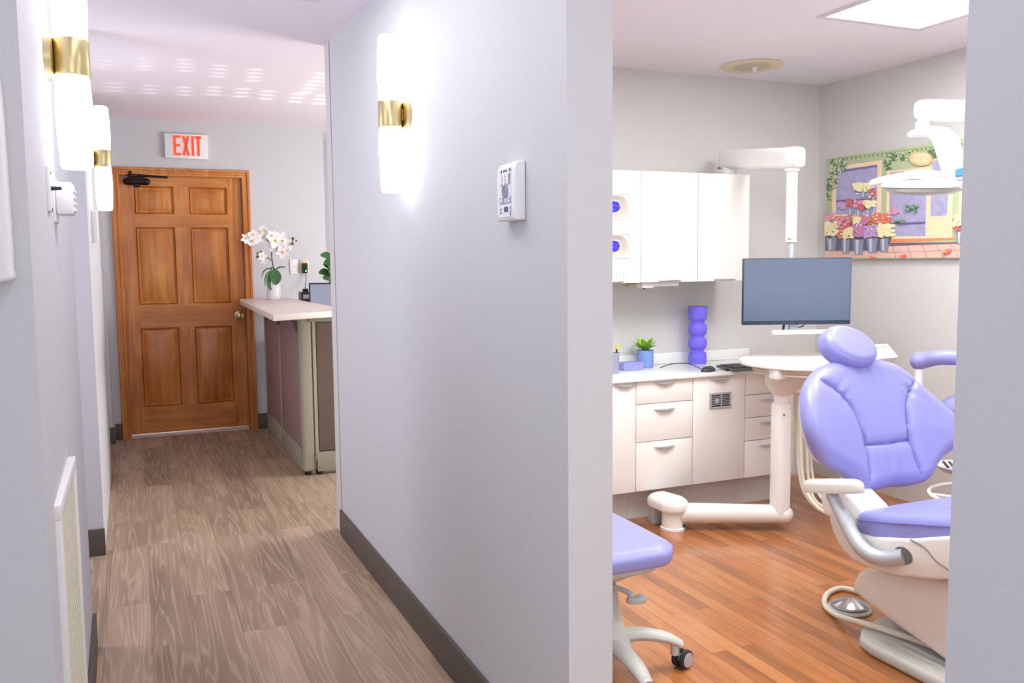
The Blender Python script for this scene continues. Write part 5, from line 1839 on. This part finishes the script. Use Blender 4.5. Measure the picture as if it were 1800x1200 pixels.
# ------------------------------------------------------------------ overhead dental light
LXp = 2.75
def lp_(x, y, X=LXp):
    return atx(x, y, X)
top = lp_(1622, 195)
t = thing('dental_light', 'white overhead dental light on its arm before the picture', 'dental light', (3.25, 1.75, ZR))
uR = Vector((cyw, -syw, 0))
bm = BM()
e0, e1 = lp_(1624, 194), lp_(1702, 198)
dirA = Vector((0.75, -0.66, -0.085)).normalized()
L_ = 0.62
rings = []
wv = Vector((-dirA.y, dirA.x, 0)).normalized()
for s, e in ((-0.035, 0.35), (-0.03, 0.7), (-0.015, 0.93), (0.01, 1), (L_, 1.05)):
    c = e0 + dirA * s
    rings.append([c + wv * p[0] + Vector((0, 0, p[1])) for p in rrect(0.07 * e, 0.076 * e, 0.022 * e, 5)])
loft(bm, rings)
obj('spring_arm', bm, M['white'], t)
bm = BM()
pe = e0 + dirA * L_
cyl(bm, (pe.x, pe.y, pe.z - 0.06), (pe.x, pe.y, ZR - 0.012), 0.03, seg=24)
obj('ceiling_post', bm, M['white'], t)
bm = BM(); lathe(bm, [(0.1, 0.0008), (0.1, 0.012), (0.04, 0.03)], (pe.x, pe.y, ZR), (0, 0, -1), 32)
obj('ceiling_flange', bm, M['white'], t)
j0, j1, j2 = lp_(1622, 203), lp_(1622, 216), lp_(1622, 236)
bm = BM(); cyl(bm, j0, (j0.x, j0.y, j1.z), 0.017, seg=20); cyl(bm, (j0.x, j0.y, j1.z + 0.004), (j0.x, j0.y, j2.z + 0.004), 0.025, seg=24)
obj('swivel', bm, M['white'], t)
bm = BM(); cyl(bm, lp_(1627, 202) - Vector((0, 0.02, 0)), lp_(1627, 202) + Vector((0, 0.0, 0)), 0.006, seg=8)
obj('lock_screw', bm, M['rubber'], t)
# yoke: flat top then a slanted leg, outline in the picture-facing plane
yo = [(1603, 232), (1606, 239), (1640, 238), (1648, 245), (1658, 275), (1668, 305), (1674, 316), (1692, 318), (1697, 314), (1690, 285), (1682, 250), (1674, 236), (1660, 226), (1640, 223), (1612, 226)]
ycen = lp_(1650, 260)
wY = Vector((syw, cyw, 0))
poly = []
for x, y in yo:
    d_ = ray(x, y)
    o_ = Vector((0, 0, H))
    tt = (ycen - o_).dot(wY) / d_.dot(wY)
    p = o_ + d_ * tt - ycen
    poly.append((p.dot(uR), p.z))
bm = BM(); prism(bm, poly, ycen, uR, (0, 0, 1), wY, -0.03, 0.05, bev=0.01)
obj('yoke', bm, M['white'], t, angle=40)
# lamp head: shallow shield seen from the edge, with a side handle
hc_ = lp_(1623, 325)
bm = BM()
hu = uR
hv_ = (wY * math.cos(math.radians(8)) + Vector((0, 0, math.sin(math.radians(8))))).normalized()
hw_ = hu.cross(hv_)
hp = ellipse(0.155, 0.10, 40)
cushion(bm, hp, hc_ + Vector((0, 0, -0.002)), hu, hv_, 0.028, 0.10, 0.006, N_=80, K=16)
obj('lamp_head', bm, M['white'], t)
bm = BM()
rings = []
for ins, dz in ((0.95, -0.009), (0.92, -0.02), (0.7, -0.032), (0.3, -0.038)):
    rings.append([hc_ + hu * (p[0] * ins) + hv_ * (p[1] * ins) + hw_ * dz for p in hp])
loft(bm, rings)
obj('lens', bm, M['clear'], t)
bm = BM()
LG = LXp - 0.12
tube(bm, [lp_(1537, 321, LG), lp_(1560, 315, LG), lp_(1585, 310, LG + 0.02), lp_(1615, 306, LG + 0.06), lp_(1640, 307, LXp - 0.03), lp_(1668, 309, LXp)], [0.018, 0.018, 0.018, 0.022, 0.02, 0.012], 16, dome=True, flat=(0.8, (0, 0, 1)))
obj('grip', bm, M['white'], t)
bm = BM(); tube(bm, [lp_(1672, 312), lp_(1680, 322), lp_(1692, 326)], 0.012, 10)
obj('head_joint', bm, M['white'], t)
bm = BM(); prism(bm, rrect(0.02, 0.03, 0.006, 4), lp_(1694, 302), uR, (0, 0, 1), wY, -0.04, 0.04)
obj('switch', bm, M['blue'], t)

# ------------------------------------------------------------------ picture of a flower shop
PXF = XE - 0.028
pa, pb2 = atx(1454, 281, PXF), atx(1449, 456, PXF)
PY0, PZ1, PZ0 = pa.y, atx(1454, 280, PXF).z, pb2.z
PYE = atx(1712, 300, PXF).y
t = thing('picture', 'canvas picture of a flower shop front with flower buckets', 'picture', (XE, (PY0 + PYE) / 2, PZ0))
bm = BM(); box(bm, PXF, XE - 0.0008, PYE, PY0, PZ0, PZ1, 0.002)
obj('canvas', bm, mat('sage green paint', (178, 190, 152), 0.8, var=0.1, vscale=14), t)
PBM, PMATS, PD = BM(), [], [0.0003]


def pic(name, shapes, m, parent=t):
    """flat painted shapes; each outline in zoomed-photo coordinates, laid on the canvas one above the other"""
    PMATS.append(m)
    for sh in shapes:
        PD[0] += 0.000014
        pts = []
        for (X, Y) in sh:
            p = atx(1440 + X / 5.454, 240 + Y / 5.454, PXF)
            pts.append((min(max(p.y, PYE + 0.002), PY0 - 0.002), min(max(p.z, PZ0 + 0.002), PZ1 - 0.002)))
        prism(PBM, pts, (PXF, 0, 0), (0, 1, 0), (0, 0, 1), (-1, 0, 0), -0.0005, PD[0], mi=len(PMATS) - 1)


def r4(x0, y0, x1, y1, dy=0):
    return [(x0, y0), (x1, y0 + dy), (x1, y1 + dy), (x0, y1)]


def blobs(n, x0, y0, x1, y1, r0, r1, seed, tilt=0.0):
    rg = random.Random(seed)
    out = []
    for k in range(n):
        cx, cy, r = rg.uniform(x0, x1), rg.uniform(y0, y1), rg.uniform(r0, r1)
        cy += tilt * (cx - x0)
        a0 = rg.uniform(0, 6)
        out.append([(cx + r * math.cos(a0 + j * 1.047) * rg.uniform(0.8, 1.2), cy + r * math.sin(a0 + j * 1.047) * rg.uniform(0.8, 1.2)) for j in range(6)])
    return out


def pm(name, c):
    return mat(name, c, 0.8, var=0.14, vscale=70)


lav = mat('painted lavender glass', (168, 164, 198), 0.8, var=0.28, vscale=26)
pic('eaves', [[(80, 215), (1380, 60), (1380, 90), (80, 245)]], pm('painted dark sage', (136, 160, 110)))
pic('dentils', [[(110 + 42 * k, 222 - 5 * k), (132 + 42 * k, 219.4 - 5 * k), (132 + 42 * k, 236 - 5 * k), (110 + 42 * k, 238.6 - 5 * k)] for k in range(28)], pm('painted light sage', (190, 206, 160)))
pic('pavement', [[(40, 1075), (680, 1040), (1400, 1010), (1400, 1190), (40, 1160)]], mat('painted pink paving', (226, 186, 172), 0.8, var=0.15, vscale=16))
pic('paving_joint', [[(700 + 140 * k, 1035), (706 + 140 * k, 1035), (740 + 150 * k, 1185), (733 + 150 * k, 1185)] for k in range(5)] + [[(640, 1110), (1400, 1082), (1400, 1088), (640, 1116)]], pm('painted brown joint', (178, 132, 122)))
pic('window_frame', [[(130, 290), (600, 225), (590, 760), (125, 785)], [(650, 330), (1040, 290), (1035, 985), (640, 985)], [(1035, 290), (1280, 270), (1275, 985), (1035, 985)], [(1340, 480), (1400, 476), (1400, 740), (1340, 745)]], pm('painted cream timber', (238, 210, 176)))
pic('pane', [[(165, 325), (560, 268), (552, 728), (160, 752)], [(680, 345), (1030, 310), (1020, 955), (672, 955)], [(1070, 530), (1240, 522), (1225, 755), (1070, 765)], [(1090, 240), (1260, 220), (1260, 330), (1090, 330)], [(1370, 500), (1400, 498), (1400, 700), (1370, 705)]], lav)
pic('shade', [[(165, 325), (560, 268), (560, 292), (165, 350)]], pm('painted deep lavender', (118, 118, 168)))
pic('door_panel', [[(1060, 790), (1220, 780), (1215, 935), (1060, 945)]], pm('painted yellow panel', (238, 214, 170)))
pic('sill', [[(125, 765), (590, 745), (590, 772), (125, 795)], [(640, 985), (1380, 965), (1380, 985), (640, 1020)]], pm('painted orange sill', (226, 140, 100)))
pic('kerb_shadow', [[(60, 1040), (690, 1020), (1390, 1010), (1390, 1025), (690, 1050), (60, 1075)]], pm('painted plum shade', (128, 96, 110)))
pic('ivy', blobs(80, 85, 225, 260, 330, 7, 16, 1) + blobs(60, 75, 300, 175, 500, 6, 14, 2) + blobs(25, 70, 460, 110, 610, 5, 11, 9) + blobs(60, 640, 170, 880, 240, 7, 15, 3, -0.1) + blobs(25, 630, 230, 690, 320, 6, 12, 4) + blobs(40, 1050, 120, 1180, 200, 7, 14, 5), pm('painted dark ivy', (104, 130, 92)))
pic('ivy_light', blobs(60, 85, 225, 270, 340, 5, 10, 6) + blobs(40, 75, 300, 190, 470, 5, 9, 7) + blobs(50, 640, 160, 880, 250, 5, 10, 8, -0.1), pm('painted pale ivy', (200, 208, 176)))
pic('shop_plaque', [[(983 + 112 * math.cos(a), 213 + 70 * math.sin(a)) for a in np.linspace(0, 2 * PI, 28, endpoint=False)]], pm('painted tan plaque', (220, 186, 140)))
pic('plaque_field', [[(983 + 92 * math.cos(a), 208 + 52 * math.sin(a)) for a in np.linspace(0, 2 * PI, 28, endpoint=False)]], pm('painted peach plaque', (240, 214, 172)))
pic('plaque_strokes', [r4(905 + 24 * k, 190 + 3 * (k % 2), 911 + 24 * k, 226) for k in range(7)], pm('painted faded strokes', (222, 186, 150)))
pic('shelf', [[(170, 612), (555, 590), (555, 600), (170, 624)], [(680, 830), (1020, 815), (1020, 828), (680, 842)]], pm('painted violet shelf', (112, 104, 146)))
# tin buckets
def bucket(x, y, w, h):
    return [(x - w / 2, y), (x + w / 2, y), (x + w * 0.36, y + h), (x - w * 0.36, y + h)]


bk = [(125, 960, 100, 130), (262, 985, 78, 135), (385, 985, 100, 145), (515, 975, 100, 135), (632, 975, 84, 125), (390, 700, 62, 80), (480, 700, 60, 80), (436, 520, 64, 66), (1360, 905, 80, 120), (310, 700, 60, 60), (530, 570, 44, 60)]
pic('bucket_shade', [[(60, 900), (690, 900), (690, 985), (640, 1090), (70, 1090)]], pm('painted slate shade', (100, 96, 118)))
pic('bucket', [bucket(*b_) for b_ in bk], pm('painted tin', (140, 146, 166)))
pic('bucket_glint', [bucket(b_[0] - b_[2] * 0.12, b_[1] + 4, b_[2] * 0.28, b_[3] - 10) for b_ in bk], pm('painted tin glint', (196, 202, 212)))
pic('bucket_greens', blobs(40, 70, 880, 700, 985, 9, 17, 21), pm('painted leaf green', (92, 112, 80)))
cl = [('painted pink', (222, 150, 170)), ('painted rose', (196, 104, 110)), ('painted orange', (218, 122, 94)), ('painted lilac', (190, 160, 206)), ('painted cream', (240, 228, 178)), ('painted mauve', (196, 128, 168))]
fl = {0: [(14, 70, 740, 150, 800), (20, 170, 770, 290, 870), (12, 340, 620, 440, 670), (6, 700, 690, 780, 740)],
      1: [(16, 250, 810, 350, 920), (10, 380, 650, 440, 695), (8, 490, 500, 545, 575), (10, 1320, 840, 1390, 900), (8, 275, 610, 330, 660)],
      2: [(26, 400, 770, 520, 850), (34, 530, 740, 680, 830), (12, 190, 890, 240, 970), (3, 490, 1150, 540, 1170), (3, 770, 1140, 830, 1165), (3, 1200, 1090, 1270, 1120)],
      3: [(34, 440, 860, 580, 960), (10, 200, 640, 260, 690)],
      4: [(34, 60, 820, 190, 940), (20, 240, 880, 330, 970), (34, 580, 840, 720, 960), (18, 445, 615, 540, 680), (24, 345, 450, 490, 520), (14, 350, 780, 410, 830), (18, 1300, 760, 1390, 850)],
      5: [(34, 340, 840, 440, 950), (10, 430, 780, 470, 830)]}
sd = 40
for k, regs in fl.items():
    sh = []
    for (n, x0, y0, x1, y1) in regs:
        sd += 1
        sh += blobs(int(n * 1.5), x0, y0, x1, y1, 10, 20, sd)
    pic('painted_flowers', sh, pm(*cl[k]))
pic('flower_lights', blobs(60, 70, 750, 710, 950, 4, 8, 77) + blobs(12, 345, 450, 545, 680, 4, 8, 78), pm('painted petal light', (250, 232, 224)))
pic('painted_plants', blobs(14, 835, 660, 960, 720, 8, 14, 80) + blobs(10, 700, 800, 840, 825, 7, 12, 81), pm('painted shop green', (120, 150, 126)))
obj('painted_scene', PBM, PMATS, t)

# ------------------------------------------------------------------ added unseen slotted plate and spot lamp that throw the hall ceiling streaks
GL = Vector((4.6, 6.3, 0.25))
BX = 3.72


def on_ceiling(x, y):
    d = ray(x, y)
    return d * ((2.28 - H) / (d.z - 0.0205 * d.y)) + Vector((0, 0, H))


def on_plate(x, y):
    p = on_ceiling(x, y)
    q = GL + (p - GL) * ((GL.x - BX) / (GL.x - p.x))
    return (q.y, q.z)


slots = []
for (x, y, n, sk) in ((182, 110, 4, 0), (253, 113, 4, 0), (325, 115, 4, 0), (385, 125, 4, -1), (447, 132, 4, -2), (552, 146, 6, -6),
                      (200, 153, 3, 0), (263, 157, 3, 0), (323, 160, 3, 0), (377, 160, 3, -1), (425, 163, 3, -2), (470, 167, 3, -2), (522, 172, 3, -4), (566, 175, 3, -5)):
    for k in range(n):
        cx, cy = x + sk * (k - (n - 1) / 2), y + 6.5 * (k - (n - 1) / 2)
        slots.append(np.array([on_plate(cx - 11, cy - 2.1), on_plate(cx + 11, cy - 1.6), on_plate(cx + 10, cy + 2.1), on_plate(cx - 12, cy + 1.6)]))
allp = np.vstack(slots)
(by0, bz0_), (by1, bz1_) = allp.min(0) - 0.02, allp.max(0) + 0.02
cell = 0.0016
ny_, nz_ = int((by1 - by0) / cell), int((bz1_ - bz0_) / cell)
yy, zz = np.meshgrid(by0 + cell * (np.arange(ny_) + 0.5), bz0_ + cell * (np.arange(nz_) + 0.5))
hole = np.zeros(yy.shape, bool)
for q in slots:
    ins_p, ins_n = np.ones(yy.shape, bool), np.ones(yy.shape, bool)
    for k in range(4):
        a, b = q[k], q[(k + 1) % 4]
        cr2 = (b[0] - a[0]) * (zz - a[1]) - (b[1] - a[1]) * (yy - a[0])
        ins_p &= cr2 >= 0
        ins_n &= cr2 <= 0
    hole |= ins_p | ins_n
bm = BM()
for i in range(nz_):
    j = 0
    while j < ny_:
        if hole[i, j]:
            j += 1
            continue
        k = j
        while k < ny_ and not hole[i, k]:
            k += 1
        z0, z1 = bz0_ + cell * i, bz0_ + cell * (i + 1)
        bm.faces.new([bm.verts.new(p) for p in ((BX, by0 + cell * j, z0), (BX, by0 + cell * k, z0), (BX, by0 + cell * k, z1), (BX, by0 + cell * j, z1))])
        j = k
ye0, ye1, ze0, ze1 = by0, by0 + cell * ny_, bz0_, bz0_ + cell * nz_
for (a0, a1, c0, c1) in ((5.2, ye0, 0.1, 1.6), (ye1, 7.2, 0.1, 1.6), (ye0, ye1, 0.1, ze0), (ye0, ye1, ze1, 1.6)):
    bm.faces.new([bm.verts.new(p) for p in ((BX, a0, c0), (BX, a1, c0), (BX, a1, c1), (BX, a0, c1))])
struct('streak_plate', bm, M['white_pl'], 'unseen slotted plate that shapes the streaks on the hall ceiling', 'light mask')
l = bpy.data.lights.new('glint_spot', 'SPOT')  # added unseen spot, stands in for low sun
l.energy = 420
l.color = (1.0, 0.98, 0.98)
l.shadow_soft_size = 0.004
l.spot_size = math.radians(28)
l.spot_blend = 0.1
lo = bpy.data.objects.new('glint_spot', l)
COL.objects.link(lo)
lo.location = GL
lo.rotation_euler = (Vector((BX, float(allp[:, 0].mean()), float(allp[:, 1].mean()))) - GL).to_track_quat('-Z', 'Y').to_euler()
